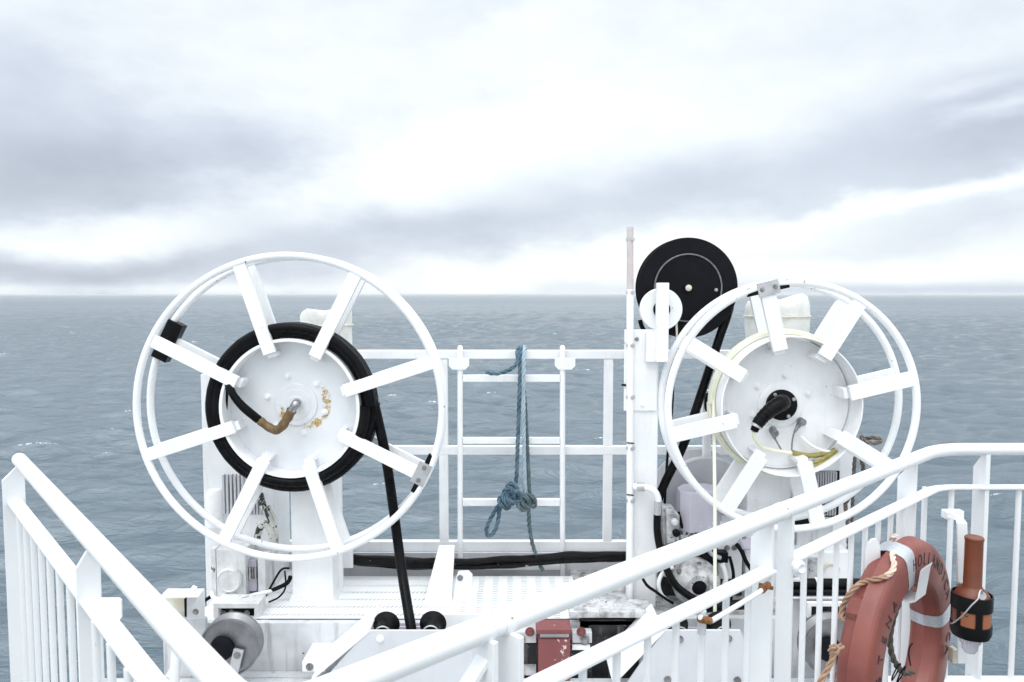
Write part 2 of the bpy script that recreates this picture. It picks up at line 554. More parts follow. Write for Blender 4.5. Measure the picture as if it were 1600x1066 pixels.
def build_sea():
    rng = np.random.default_rng(11)
    na, nr = 900, 1420
    a = np.linspace(radians(-52), radians(52), na).astype(np.float32)
    r = np.concatenate([np.geomspace(22, 1400, nr - 50), np.geomspace(1440, 30000, 50)]).astype(np.float32)
    A, R = np.meshgrid(a, r, indexing='ij')
    x0, y0 = R * np.sin(A), R * np.cos(A)
    dr = np.gradient(r)[None, :].astype(np.float32)
    cell = np.maximum(dr, R * (a[1] - a[0]))
    x, y, z = x0.copy(), y0.copy(), np.zeros_like(x0)
    jac = np.zeros_like(x0)
    lam = np.geomspace(.8, 26, 72) * rng.uniform(.9, 1.1, 72)
    f32 = np.float32
    for L in lam:
        L = float(L)
        th = radians(-75) + rng.normal(0, .38)
        k = 2 * pi / L
        amp = .0125 * L ** .52 * rng.uniform(.4, 1.4) * (.50 + 2.2 * math.exp(-(math.log(L / 6.5) / .6) ** 2))
        if L > 20:
            amp *= .55
        grp = .85 + .75 * np.sin(x0 * rng.normal(0, .05) + y0 * rng.normal(0, .03) + rng.uniform(0, 6.3)) * np.sin(x0 * rng.normal(0, .02) - y0 * rng.normal(0, .05) + rng.uniform(0, 6.3))
        fade = grp * np.clip((L / cell - 2.2) / 3, 0, 1)
        ph = k * (x0 * cos(th) + y0 * sin(th)) + rng.uniform(0, 2 * pi)
        s_, c_ = np.sin(ph), np.cos(ph)
        fade = fade * np.clip(1.25 - R / 2600, .25, 1)
        z += fade * amp * c_
        x -= fade * 1.0 * amp * cos(th) * s_
        y -= fade * 1.0 * amp * sin(th) * s_
        jac += fade * amp * k * c_
    qf = np.quantile(jac[R < 420], .9982)
    print('SLOPE', float(np.sqrt((np.gradient(z, axis=1) ** 2 / dr ** 2)[R < 150].mean())), float(z.std()), qf)
    foam = np.clip((jac - qf) / (qf * .25) + .22, 0, 1)
    me = bpy.data.meshes.new('sea')
    co_ = np.stack([x, y, z], -1).reshape(-1, 3).astype(np.float32)
    i = np.arange((na - 1) * (nr - 1))
    ia, ir = i // (nr - 1), i % (nr - 1)
    v0 = ia * nr + ir
    quads = np.stack([v0, v0 + 1, v0 + nr + 1, v0 + nr], -1).astype(np.int32)
    me.vertices.add(len(co_))
    me.vertices.foreach_set('co', co_.ravel())
    me.loops.add(quads.size)
    me.loops.foreach_set('vertex_index', quads.ravel()[::-1].copy())
    me.polygons.add(len(quads))
    me.polygons.foreach_set('loop_start', np.arange(0, quads.size, 4, dtype=np.int32))
    me.polygons.foreach_set('use_smooth', np.ones(len(quads), bool))
    at = me.attributes.new('foam', 'FLOAT', 'POINT')
    at.data.foreach_set('value', foam.ravel().astype(np.float32))
    me.update(calc_edges=True)
    me.validate()
    me.materials.append(m_sea)
    o = bpy.data.objects.new('sea', me)
    COL.objects.link(o)
    o.location = (0, 0, SEA_Z)
    structure(o)


build_sea()

# ------------------------------------------------------------------ the ship's own steelwork
FLOOR = P(600, 968, 3.80).z                 # level of the machinery platform
mb = MB()
# deck the photographer stands on, bounded by the two railings
mb.prism([Vector((-2.3, 3.15, -.02)), Vector((-.30, .86, -.02)), Vector((1.42, 2.62, -.02)), Vector((6, 2.62, -.02)),
          Vector((6, -4, -.02)), Vector((-6, -4, -.02)), Vector((-6, 3.15, -.02))], (0, 0, -.2))
structure(mb.build('deck', m_deck))
mb = MB()
zt = P(400, 1066, 3.62).z
mb.box((P(150, 1066, 3.62).x, 3.62, zt), (P(1700, 1066, 3.62).x, 3.66, zt - .012))
mb.box((P(150, 1066, 3.62).x, 3.625, zt - .0125), (P(1700, 1066, 3.62).x, 3.66, zt - 1.2))
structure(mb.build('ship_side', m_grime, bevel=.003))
# platform the machinery stands on
plat = thing('machinery_platform', Vector((0, 4.2, FLOOR - .3)),
             'white steel platform with a streaked front girder carrying both reels', 'platform')
mb = MB()
xl, xr = P(300, 968, 3.8).x, P(1330, 968, 3.8).x
mb.box((xl, 3.80, FLOOR - .006), (G(412, 950, 1.6 - FLOOR).x, 4.62, FLOOR - .05))
mb.box((P(412, 968, 3.8).x, 3.80, FLOOR - .10), (P(905, 968, 3.8).x, 4.62, FLOOR - .14))
mb.build('floor_plate', m_floor, plat, bevel=.003)
mb = MB()
mb.box((P(905.5, 968, 3.8).x, 3.80, FLOOR - .006), (xr, 4.62, FLOOR - .05))
mb.build('floor_plate', m_dirty, plat, bevel=.003)
mb = MB()
zb = P(450, 1049, 3.76).z
mb.box((xl, 3.76, FLOOR), (P(905, 968, 3.8).x, 3.80, zb))
mb.box((xl, 3.70, zb), (P(905, 968, 3.8).x, 3.86, zb - .012))
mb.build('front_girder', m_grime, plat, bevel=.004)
mb = MB()
mb.pbox(1000, 966, 1335, 1056, 3.77, .04)
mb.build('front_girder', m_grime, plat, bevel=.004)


def perforated(x0, x1, y0, y1, z, nx, ny, hw, hh_, slant, name):
    mb = MB()
    dx, dy = (x1 - x0) / nx, (y1 - y0) / ny
    for i in range(nx):
        for j in range(ny):
            ax, ay = x0 + i * dx, y0 + j * dy
            cx, cy = ax + dx / 2, ay + dy / 2
            o = [(ax, ay), (ax + dx, ay), (ax + dx, ay + dy), (ax, ay + dy)]
            h = [(cx - hw / 2 - slant, cy - hh_ / 2), (cx + hw / 2 - slant, cy - hh_ / 2), (cx + hw / 2 + slant, cy + hh_ / 2), (cx - hw / 2 + slant, cy + hh_ / 2)]
            vo_ = [mb.bm.verts.new((*p, z)) for p in o]
            vi = [mb.bm.verts.new((*p, z)) for p in h]
            vd = [mb.bm.verts.new((*p, z - .003)) for p in h]
            for k in range(4):
                l = (k + 1) % 4
                mb.face([vo_[k], vo_[l], vi[l], vi[k]])
                mb.face([vi[k], vi[l], vd[l], vd[k]])
    bmesh.ops.remove_doubles(mb.bm, verts=mb.bm.verts[:], dist=1e-5)
    return mb.build(name, m_floor, plat)


hF = 1.6 - FLOOR
ga, gb = G(530, 953, hF), G(530, 900, hF)
perforated(G(412, 950, hF).x, G(700, 950, hF).x, 3.81, 4.40, FLOOR, 44, 6, .0075, .029, .0075, 'perforated_walkway')
perforated(G(712, 950, hF).x, G(905, 950, hF).x, 3.81, 4.40, FLOOR, 8, 24, .036, .0095, 0.0, 'slotted_walkway')
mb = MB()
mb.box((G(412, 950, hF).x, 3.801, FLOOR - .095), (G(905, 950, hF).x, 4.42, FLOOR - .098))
mb.build('hole_shade_sheet', m_dark, plat)  # black sheet added below so the walkway holes look dark
mb = MB()
mb.box((G(700.5, 950, hF).x, 3.80, FLOOR + .004), (G(711.5, 950, hF).x, 4.42, FLOOR - .05))
mb.build('walkway_joist', m_floor, plat)
mb = MB()
za = P(700, 896, 4.52).z
mb.box((P(430, 880, 4.52).x, 4.52, P(700, 864, 4.52).z), (P(1180, 880, 4.52).x, 4.54, FLOOR - .05))
mb.build('toe_board', m_grey, plat)
# box behind: the side of the platform facing right
mb = MB()
mb.pbox(690, 960, 838, 985, 3.72, .03)
mb.build('step_plate', m_floor, plat, bevel=.003)

# ------------------------------------------------------------------ railing behind the machinery
YB = 4.56
back = thing('safety_railing', P(780, 900, YB), 'white square-tube safety railing along the far edge of the platform, sea behind it', 'railing')
mb = MB().pbox(380, 547.5, 1195, 561, YB, .045)
mb.build('top_rail', m_white, back, bevel=.004)
mb = MB().pbox(380, 697.5, 1195, 711, YB + .002, .04)
mb.build('middle_rail', m_white, back, bevel=.004)
mb = MB().pbox(380, 846.5, 1195, 862, YB + .002, .045)
mb.build('bottom_rail', m_white, back, bevel=.004)
for x0 in (506, 686, 943, 1165):
    MB().pbox(x0, 561.3, x0 + 14, 905, YB + .004, .036).build('post', m_white, back, bevel=.003)
MB().pbox(789, 862, 803, 905, YB + .006, .03).build('post', m_white, back, bevel=.003)

# ladder hooked over it
YLd = 4.50
lad = thing('ladder', P(800, 905, YLd), 'narrow white ladder hooked over the far railing with blue rope hanging before it', 'ladder')
for x0, yb in ((715, 897), (875, 908)):
    mb = MB()
    pts = [P(x0 + 4, 552, YLd + .10), P(x0 + 4, 545, YLd + .075), P(x0 + 4, 543.5, YLd + .04), P(x0 + 4, 547, YLd + .01), P(x0 + 4, 562, YLd + .002), P(x0 + 4, yb, YLd)]
    pts = [pts[0], pts[1], pts[2], pts[3], pts[4], pts[5]]
    mb.tube(pts, S(4.2, pts[4]), 10)
    mb.build('stile', m_white, lad)
for y0, y1 in ((586, 597), (684, 694), (780, 791), (882, 891)):
    MB().pbox(723, y0, 875, y1, YLd - .012, .026).build('rung', m_white, lad, bevel=.003)
for x0 in (701, 867):
    mb = MB()
    q = [(x0, 560), (x0 + 32, 560), (x0 + 32, 572), (x0 + 26, 578), (x0 + 6, 578), (x0, 572)]
    mb.prism([P(a_, b__, YLd - .02) for a_, b__ in q], (0, .014, 0))
    mb.build('hook_plate', m_white, lad, bevel=.002)

# blue rope over the top rail
rp = thing('mooring_rope', P(810, 890, 4.4), 'frayed blue and grey rope knotted and hung from the top rail over the ladder', 'rope')
R5, R6 = .0128, .0155


def rp_px(lst):
    return [P(a_, b__, y_) for a_, b__, y_ in lst]


mb = MB()
mb.rope(rp_px([(759, 582, 4.44), (775, 584, 4.43), (792, 580, 4.43), (804, 572, 4.43), (809, 562, 4.44), (808, 550, 4.47), (811, 543.5, 4.53), (813, 543.5, 4.57), (815, 550, 4.63)]), R5)
mb.rope(rp_px([(818, 549, 4.62), (817, 543.5, 4.57), (815, 544, 4.51), (813, 556, 4.46), (812, 600, 4.44), (810, 660, 4.44), (808, 720, 4.43), (806, 752, 4.43), (797, 765, 4.42), (800, 779, 4.41),
                       (808, 775, 4.41), (804, 760, 4.40), (796, 768, 4.39), (800, 782, 4.40), (790, 776, 4.42), (780, 788, 4.43), (767, 810, 4.43), (760, 828, 4.43), (764, 838, 4.43),
                       (774, 828, 4.43), (779, 808, 4.43), (782, 790, 4.42), (792, 782, 4.41)]), R5)
for (kx, ky, ka, kb, ky_) in ((800, 771, 9, 16, 4.385), (795, 775, 8, 13, 4.375), (803, 776, 11, 9, 4.37), (789, 783, 9, 9, 4.39)):
    mb.rope([P(kx + ka * cos(t), ky + kb * sin(t), ky_ + .012 * sin(2 * t)) for t in np.linspace(0, 2 * pi, 17)], R6 * .95)
mb.build('coil', m_blue, rp)
mb = MB()
mb.rope(rp_px([(822, 549, 4.62), (820, 543.5, 4.57), (819, 545, 4.50), (818, 570, 4.44), (818, 640, 4.43), (819, 720, 4.42), (820, 772, 4.42), (822, 788, 4.42)]), R5)
mb.build('bleached_strand', m_bluepale, rp)
mb = MB()
mb.rope(rp_px([(816, 585, 4.45), (821, 640, 4.45), (824, 700, 4.44), (827, 760, 4.43), (829, 775, 4.42), (836, 785, 4.41), (833, 793, 4.41), (827, 781, 4.40), (819, 773, 4.40), (813, 783, 4.40),
                       (815, 793, 4.40), (822, 790, 4.40), (826, 800, 4.40), (827, 822, 4.41), (832, 850, 4.41), (840, 874, 4.41), (848, 892, 4.41)]), R5)
mb.rope(rp_px([(786, 784, 4.44), (789, 794, 4.44), (796, 792, 4.43), (793, 780, 4.42)]), R5)
for (kx, ky, ka, kb, ky_) in ((826, 783, 10, 9, 4.385), (818, 786, 9, 11, 4.38)):
    mb.rope([P(kx + ka * cos(t), ky + kb * sin(t), ky_ + .010 * sin(2 * t)) for t in np.linspace(0, 2 * pi, 17)], R6 * .9)
mb.build('loose_end', m_teal, rp)

# black cable bundle along the coaming
mb = MB()
for k in range(9):
    dy, y_ = random.uniform(-8, 8), 4.42 + random.uniform(-.03, .04)
    pts = []
    for px in range(500, 1000, 30):
        sag = 875 + dy * (.7 + .3 * sin(px / 60 + k)) + 5 * sin((px - 530) / 95.0) + random.uniform(-1.5, 1.5)
        if px < 560:
            sag -= 5
        pts.append(P(px, sag, y_))
    mb.tube(resample(pts, .03), random.uniform(.011, .02), 9)
tag(mb.build('cable_bundle', m_bundle), 'bundle of black cables slung along the platform edge below the far railing', 'cables')
for px in (545, 797):
    pass
mb = MB()
mb.pbox(536, 858, 551, 888, 4.36, .02)
mb.build('cable_strap', m_white, back, bevel=.003)

# leaning plate and hinge
mb = MB()
mb.prism([P(685, 856, 4.30), P(710, 856, 4.30), P(704, 966, 3.92), P(656, 966, 3.92)], (0, .05, 0))
tag(mb.build('brace', m_white, bevel=.004), 'broad white leaning brace plate right of the hanging black cable', 'brace')
hg = thing('hinge_bracket', P(722, 968, 4.0), 'small white hinge bracket with one bolt at the left foot of the ladder', 'bracket')
mb = MB()
q = [(713, 902), (716, 895), (732, 894), (738, 900), (738, 968), (704, 968)]
mb.prism([P(a_, b__, 4.02) for a_, b__ in q], (0, .03, 0))
mb.build('plate', m_white, hg, bevel=.003)
MB().bolt(P(719, 903, 4.02), -Yv, S(3.2, P(719, 903, 4))).build('bolt', m_bolt, hg)

# ------------------------------------------------------------------ reels


def reel(cx, cy, Y, Rpx, width, base, drum_px, sp_w, label, rim_px, wall=5):
    c = P(cx, cy, Y)
    root = thing('cable_reel', c, label, 'reel', 'spoked cable reels')
    R = S(Rpx, c)
    rt = S(rim_px, c)
    cb = c + Yv * width
    MB().ring(c, R - rt, rt).build('front_rim', m_rim, root)
    MB().ring(cb, R - rt, rt).build('back_rim', m_rim, root)
    for k in range(8):
        th = radians(base + 45 * k)
        d = Vector((sin(th), 0, cos(th)))
        tg = Vector((cos(th), 0, -sin(th)))
        for cc, yy in ((c, 0), (cb, 1)):
            mb = MB()
            r0 = S(91 if yy == 0 else drum_px - 8, c)
            mb.bar(cc + d * r0, cc + d * (R - rt * .9), S(sp_w, c), .028, up=Yv)
            o = mb.build('spoke', m_white, root, bevel=.003)
        mb = MB()
        q_ = c + d * S(88, c)
        mb.bar(q_ + Yv * .0145, q_ + Yv * (width - .02), S(sp_w * .72, c), S(7, c), up=d)
        mb.build('spoke_bracket', m_white, root, bevel=.002)
    ro, ri = S(drum_px, c), S(drum_px - wall, c)
    MB().lathe(c, Yv, [(ro, -.002), (ro, width), (ri, width), (ri, -.002)], 96, closed=True).build('drum', m_white, root, bevel=.002)
    return root, c, R, ri


reelL, CL, RL, riL = reel(452, 639, 3.80, 244, .146, -18, 110, 20, 'larger white spoked reel at left with thick black cable around its drum', 5.6)
discY = .108
cD = CL + Yv * discY
MB().lathe(cD, Yv, [(0, 0), (riL - .0005, 0), (riL - .0005, .012), (0, .012)], 96).build('hub_plate', m_hub, reelL)
cH = P(463, 632, 3.80 + discY)
hubs = MB()
hubs.lathe(Vector((cH.x, 3.80 + discY - .001, cH.z)), -Yv, [(S(33, cH), 0), (S(33, cH), .005), (S(32, cH), .007), (S(24, cH), .007), (S(23.5, cH), .010), (S(14, cH), .010), (S(13, cH), .014), (0, .014)], 64)
hubs.build('hub_boss', m_hub, reelL, smooth=30)
for k in range(6):
    th = radians(-15 + 60 * k)
    p = Vector((cH.x + sin(th) * S(46, cH), 3.80 + discY, cH.z + cos(th) * S(46, cH)))
    MB().bolt(p, -Yv, S(3.6, cH)).build('bolt', m_white, reelL)
# pedestal carrying the reel from behind
mb = MB()
mb.pbox(455, 690, 519, 966, 4.03, .24)
mb.prism([P(440, 966, 4.02), P(455, 930, 4.02), P(518, 930, 4.02), P(540, 966, 4.02)], (0, .26, 0))
mb.build('pedestal', m_white, reelL, bevel=.004)
mb = MB()
mb.cyl(CL + Yv * .118, CL + Yv * .5, S(34, CL), 32)
mb.build('axle', m_white, reelL)
# clamp blocks on the rims


def clamp(c, Rr, ang_px, wpx, lpx, root, plate=None, yoff=0.0, blockdy=.05):
    th = ang_px
    d = Vector((sin(th), 0, cos(th)))
    tg = Vector((cos(th), 0, -sin(th)))
    p = c + d * Rr
    mb = MB()
    mb.bar(p - tg * S(lpx / 2, c), p + tg * S(lpx / 2, c), S(wpx, c), blockdy, up=Yv)
    b_o = mb.build('stop_block', m_rubber, root, bevel=.003)
    if plate:
        w2, l2, inset = plate
        q_ = p - Yv * (blockdy / 2 + .004) - d * inset
        mb = MB()
        mb.bar(q_ - tg * S(l2 / 2, c), q_ + tg * S(l2 / 2, c), S(w2, c), .008, up=Yv)
        mb.build('clamp_plate', m_alu, b_o, bevel=.001)
        for s_ in (-1, 1):
            MB().bolt(q_ + tg * s_ * S(l2 * .3, c) - Yv * .004, -Yv, S(2.6, c)).build('bolt', m_bolt, b_o)


clamp(CL + Yv * .146, RL - S(14, CL), math.atan2(-195, 99), 25, 64, reelL, blockdy=.06)
clamp(CL, RL - S(12, CL), math.atan2(205, -101), 11, 66, reelL, plate=(22, 36, S(2, CL)), blockdy=.03)

# thick black cable wound on it
cab = thing('black_cable', P(640, 985, 3.6), 'thick shiny black cable wound on the left reel and hanging down between two rollers', 'cable')
mb = MB()
r = .0265
pts = []
turns = 3.0
for layer, Rp in ((0, 118.5), (1, 127.0)):
    for i in range(0, int(turns * 72) + 1):
        t = i / 72
        th = radians(88) + 2 * pi * t
        yy = .012 + .041 * t if layer == 0 else .012 + .041 * (turns - t)
        rad = S(Rp + random.uniform(-.25, .25), CL)
        pts.append(CL + Vector((sin(th) * rad, yy, cos(th) * rad)))
for k in range(2):
    seg = pts[k * (int(turns * 72) + 1):(k + 1) * (int(turns * 72) + 1)]
    mb.tube(seg, r, 16)
mb.build('wound_cable', m_cable, cab)
mb = MB()
tail = [P(556, 566, 3.89), P(573, 600, 3.885), P(584, 630, 3.875), P(592, 662, 3.872), P(603, 715, 3.872), P(614, 790, 3.872), P(622, 850, 3.86), P(629, 900, 3.79), P(637, 950, 3.68), P(643, 985, 3.61), P(648, 1030, 3.57), P(650, 1110, 3.55)]
mb.tube(resample(tail, .03), .0265, 16)
mb.build('hanging_cable', m_cable, cab)
mb = MB()
lead = [P(352, 640, 3.87), P(353, 610, 3.84), P(358, 603, 3.80), P(365, 618, 3.79), P(380, 636, 3.80), P(404, 656, 3.83)]
lead = resample(lead, .012)
mb.tube(lead, [.012 + .011 * min(1, i / (len(lead) - 1) * 1.3) for i in range(len(lead))], 12)
mb.build('cable_lead', m_cable, cab)
mb = MB()
tp = resample([P(401, 653, 3.83), P(416, 665, 3.83), P(430, 672, 3.82), P(440, 667, 3.81), P(448, 655, 3.81), P(456, 641, 3.80)], .008)
mb.tube(tp, [.0195 + .004 * min(1, i / len(tp) * 1.2) + (.002 if (i // 3) % 2 else 0) + random.uniform(0, .0015) for i in range(len(tp))], 14)
mb.build('taped_joint', m_tape, cab)
mb = MB()
el_ = resample([P(454, 645, 3.80), P(459, 636, 3.80), P(463, 630, 3.81), P(464, 629, 3.85), P(464, 631, 3.90)], .008)
mb.tube(el_, [.0215] * len(el_), 16)
mb.build('elbow_fitting', m_chrome, cab)

# right reel
reelR, CR, RR, riR = reel(1238, 636, 3.80, 200, .180, -13.5, 111, 23, 'smaller white spoked reel at right with thin pale yellow line and black hub connector', 5.8, wall=2.2)
dYR = .150
cE = CR + Yv * dYR
pR_ = lambda n_: S(n_, CR)
MB().lathe(cE, Yv, [(0, 0), (pR_(104), 0), (pR_(104.3), -.010), (pR_(107), -.010), (pR_(107), .012), (0, .012)], 96).build('hub_plate', m_white, reelR, smooth=25)
cK = P(1219, 632, 3.80 + dYR)
mb = MB()
kc = Vector((cK.x, 3.80 + dYR - .001, cK.z))
mb.lathe(kc, -Yv, [(S(35, cK), 0), (S(35, cK), .008), (S(34, cK), .010), (0, .010)], 64)
mb.build('hub_boss', m_white, reelR)
for k in range(6):
    th = radians(8 + 60 * k)
    p = Vector((cK.x + sin(th) * S(46, cK), 3.80 + dYR, cK.z + cos(th) * S(46, cK)))
    MB().bolt(p, -Yv, S(3.8, cK)).build('bolt', m_white if k not in (2, 3) else m_bolt, reelR)
mb = MB()
mb.pbox(1166, 700, 1234, 966, 4.06, .26)
mb.prism([P(1150, 966, 4.05), P(1166, 935, 4.05), P(1234, 935, 4.05), P(1248, 966, 4.05)], (0, .28, 0))
mb.build('pedestal', m_white, reelR, bevel=.004)
MB().cyl(CR + Yv * .165, CR + Yv * .5, S(34, CR), 32).build('axle', m_white, reelR)
clamp(CR, RR - S(10, CR), math.atan2(-44, 189), 13, 66, reelR, plate=(22, 34, 0), blockdy=.03)

# connector in the hub
con = thing('hub_connector', P(1219, 632, 3.9), 'black rubber elbow connector bolted into the hub of the right reel', 'connector')
mb = MB()
fc = Vector((cK.x, 3.80 + dYR - .0115, cK.z))
mb.lathe(fc, -Yv, [(S(24, cK), 0), (S(24, cK), .016), (S(22, cK), .02), (0, .02)], 48)
mb.build('flange', m_dark, con)
mb = MB()
ep = resample([P(1222, 630, 3.93), P(1222, 629, 3.87), P(1217, 632, 3.83), P(1205, 640, 3.82), P(1192, 652, 3.82), P(1183, 664, 3.82)], .006)
mb.tube(ep, [.046 - .016 * (i / (len(ep) - 1)) ** 1.2 + (.0015 if (i // 2) % 2 and i > 12 else 0) - (.012 * max(0, 1 - i / 4) if i < 4 else 0) for i in range(len(ep))], 20)
mb.build('elbow', m_rubber, con)
MB().cyl(P(1183, 663.5, 3.82), P(1181, 667, 3.82), .029, 20).build('clip_ring', m_alu, con)
MB().tube([P(1181, 667, 3.82), P(1178, 674, 3.82)], [.023, .020], 16).build('cable_gland', m_rubber, con)
for th in (-35, 62, 150, 250):
    p = fc + Vector((sin(radians(th)) * S(20, cK), -.02, cos(radians(th)) * S(20, cK)))
    MB().bolt(p, -Yv, S(2.0, cK)).build('bolt', m_alu, con)
for (bx, by), path in (((1207, 672), [(1207, 674), (1211, 686), (1221, 703)]), ((1250, 658), [(1250, 661), (1241, 676), (1238, 688), (1237, 704)])):
    lg = MB()
    lg.bolt(P(bx, by, 3.915), -Yv, S(4.2, cK))
    a0, a1, a2 = [P(u_, v_, 3.915) for u_, v_ in path[:3]]
    lg.tube(resample([a0, a1], .01), [.017 - .011 * i / max(1, len(resample([a0, a1], .01)) - 1) for i in range(len(resample([a0, a1], .01)))], 8)
    lg.tube(resample([P(u_, v_, 3.915) for u_, v_ in path[1:]], .01), .0045, 8)
    lg.build('earth_lead', m_bolt, con)

# yellow line wound on the drum, hanging down to the rollers
yl = thing('yellow_line', P(1117, 985, 3.6), 'thin pale yellow line wound on the right reel and dropping to its rollers', 'line')
mb = MB()
ry = .0095
for layer, Rp in ((0, 114.0), (1, 117.4)):
    seg = []
    tn = 3
    for i in range(tn * 60 + 1):
        t = i / 60
        th = -pi / 2 + 2 * pi * t
        rad = S(Rp, CR)
        seg.append(CR + Vector((sin(th) * rad, .118 + .018 * t, cos(th) * rad)))
    mb.tube(seg, ry, 8)
mb.build('wound_line', m_yellow, yl)
mb = MB()
mb.tube(resample([P(1115, 590, 3.93), P(1115, 640, 3.90), P(1117, 800, 3.70), P(1117, 985, 3.60), P(1117, 1060, 3.57)], .05), .0088, 10)
mb.build('hanging_line', m_yellow, yl)
mb = MB()
mb.tube(resample([P(1178, 674, 3.82), P(1179, 684, 3.83), P(1190, 698, 3.85), P(1208, 704, 3.87), P(1222, 706, 3.88), P(1240, 709, 3.89)], .01), .0105, 10)
mb.build('line_lead', m_yellow, yl)
mb = MB()
mb.tube(resample([P(1238, 707, 3.885), P(1262, 712, 3.885), P(1290, 709, 3.88), P(1306, 703, 3.87)], .01), .014, 10)
mb.tube(resample([P(1262, 727, 3.87), P(1285, 717, 3.86), P(1306, 703, 3.85)], .01), .009, 8)
mb.tube(resample([P(1268, 731, 3.86), P(1292, 718, 3.86), P(1308, 704, 3.85)], .01), .008, 8)
mb.build('braided_sheath', m_ochre, yl)
mb = MB()
mb.tube(resample([P(1252, 682, 3.92), P(1266, 695, 3.90), P(1285, 704, 3.88), P(1300, 706, 3.87)], .01), .008, 8)
mb.build('white_wire', m_white, yl)

# ------------------------------------------------------------------ canvas-covered fittings


def canvas(x0, x1, ytop, ybot, Y, label):
    c = P((x0 + x1) / 2, ybot, Y)
    top = P((x0 + x1) / 2, ytop, Y)
    R = S((x1 - x0) / 2, c)
    H = top.z - c.z
    root = thing('canvas_cover', Vector((c.x, c.y, FLOOR)), label, 'cover', 'canvas-covered fittings behind the reels')
    mb = MB()
    n, m = 48, 22
    rows = []
    for j in range(m + 1):
        t = j / m
        row = []
        for k in range(n):
            th = 2 * pi * k / n
            w = 1 + .025 * sin(3 * th + 5 * t) + .018 * sin(7 * th - 9 * t) + .012 * sin(13 * th + 17 * t)
            rr_ = R * w * (.94 + .05 * t)
            z_ = c.z + H * t
            if t > .82:
                z_ += R * (.16 * sin(th + 2.4) + .10 * sin(2 * th + 1.0) + .06 * sin(5 * th)) * (t - .82) / .18
            if j == m:
                rr_ *= .93
            row.append(mb.bm.verts.new((c.x + cos(th) * rr_, c.y + sin(th) * rr_, z_)))
        rows.append(row)
    for j in range(m):
        for k in range(n):
            mb.face([rows[j][k], rows[j][(k + 1) % n], rows[j + 1][(k + 1) % n], rows[j + 1][k]])
    prev = rows[-1]
    for s_ in (.7, .4, .15):
        row = [mb.bm.verts.new((c.x + (v.co.x - c.x) * s_ / .93, c.y + (v.co.y - c.y) * s_ / .93, top.z + (v.co.z - top.z) * s_ + R * .05 * sin(3 * k * 2 * pi / n) * s_)) for k, v in enumerate(rows[-1])]
        for k in range(n):
            mb.face([prev[k], prev[(k + 1) % n], row[(k + 1) % n], row[k]])
        prev = row
    mb.face(prev)
    mb.build('canvas', m_canvas, root, smooth=60)
    mb = MB()
    rc = c + Z * (H * .86)
    mb.ring(rc, R * 1.02, .006, 48, 6, axis=Z)
    mb.build('draw_cord', m_yellowed, root)
    MB().cyl(Vector((c.x, c.y, FLOOR)), Vector((c.x, c.y, c.z)), R * .5, 20).build('post', m_white, root)


canvas(474, 552, 486, 640, 4.22, 'white canvas cover with a crumpled top behind the left reel')
canvas(1163, 1258, 470, 640, 4.25, 'wider white canvas cover behind the right reel')

# ------------------------------------------------------------------ left winch machinery
wl = thing('winch_cabinet', P(372, 965, 4.25), 'tall white steel cabinet with ribbed panels behind the left reel', 'cabinet')
MB().pbox(318, 585, 428, 966, 4.26, .3).build('housing', m_white, wl, bevel=.006)
mb = MB()
for k in range(6):
    mb.pbox(347 + k * 6, 742, 350.5 + k * 6, 804, 4.235, .025)
mb.build('cooling_ribs', m_grey, wl, bevel=.002)
MB().pbox(358, 756, 370, 787, 4.2585, .004).build('rating_plate', m_dark, wl)
mb = MB()
for k in range(4):
    mb.pbox(390 + k * 5, 770, 393 + k * 5, 805, 4.24, .02)
mb.build('cooling_ribs', m_grey, wl, bevel=.002)
mb = MB()
mb.lathe(P(336, 790, 4.25), Z, [(0, .10), (S(10, CL), .095), (S(15, CL), .07), (S(15.5, CL), -.12), (0, -.12)], 32)
mb.build('filter_housing', m_white, wl)

mo = thing('winch_motor', P(365, 965, 4.1), 'white geared winch motor with round end cover below the left reel', 'motor')
MB().pbox(338, 858, 384, 940, 4.08, .16).build('gearbox', m_motor, mo, bevel=.008)
ec = P(361, 904, 4.08)
MB().lathe(ec, -Yv, [(S(19, ec), 0), (S(19, ec), .03), (S(17, ec), .04), (S(16, ec), .034), (0, .034)], 40).build('end_cover', m_motor, mo)
mb = MB()
mb.pbox(384, 876, 401, 924, 4.12, .1)
mb.build('terminal_box', m_lilac, mo, bevel=.003)
mb = MB()
for k in range(4):
    mb.pbox(385 + k * 4.2, 888, 387.4 + k * 4.2, 905, 4.10, .02)
mb.build('cooling_fins', m_dirty, mo)
mb = MB()
mb.pbox(403, 872, 415, 932, 4.10, .12)
mb.build('mounting_frame', m_motor, mo, bevel=.003)
MB().pbox(330, 858, 338, 966, 4.10, .12).build('mounting_frame', m_motor, mo, bevel=.003)
mb = MB()
mb.pbox(333, 943, 404, 951, 3.815, .12)
mb.pbox(333, 951, 341, 968, 3.815, .12)
mb.pbox(397, 951, 404, 968, 3.815, .12)
mb.build('foot_bracket', m_motor, mo, bevel=.003)
MB().pbox(341.2, 951.2, 396.8, 964, 3.86, .02).build('foot_recess', m_dark, mo)  # dark sheet painted in for the shade inside the foot bracket
for bx, by in ((352, 929), (367, 931), (349, 958), (362, 957), (386, 958)):
    MB().bolt(P(bx, by, 4.075 if by < 940 else 3.858), -Yv, S(3, ec)).build('bolt', m_bolt if by > 940 else m_white, mo)
mb = MB()
mb.tube(resample([P(331, 925, 3.98), P(334, 934, 3.96), P(352, 938, 3.95), P(380, 934, 3.95), P(400, 929, 3.96), P(418, 925, 3.98), P(432, 920, 4.0)], .01), .011, 10)
mb.build('hose', m_white, mo)
mb = MB()
mb.tube(resample([P(318, 940, 3.98), P(330, 932, 3.99)], .01), .010, 8)
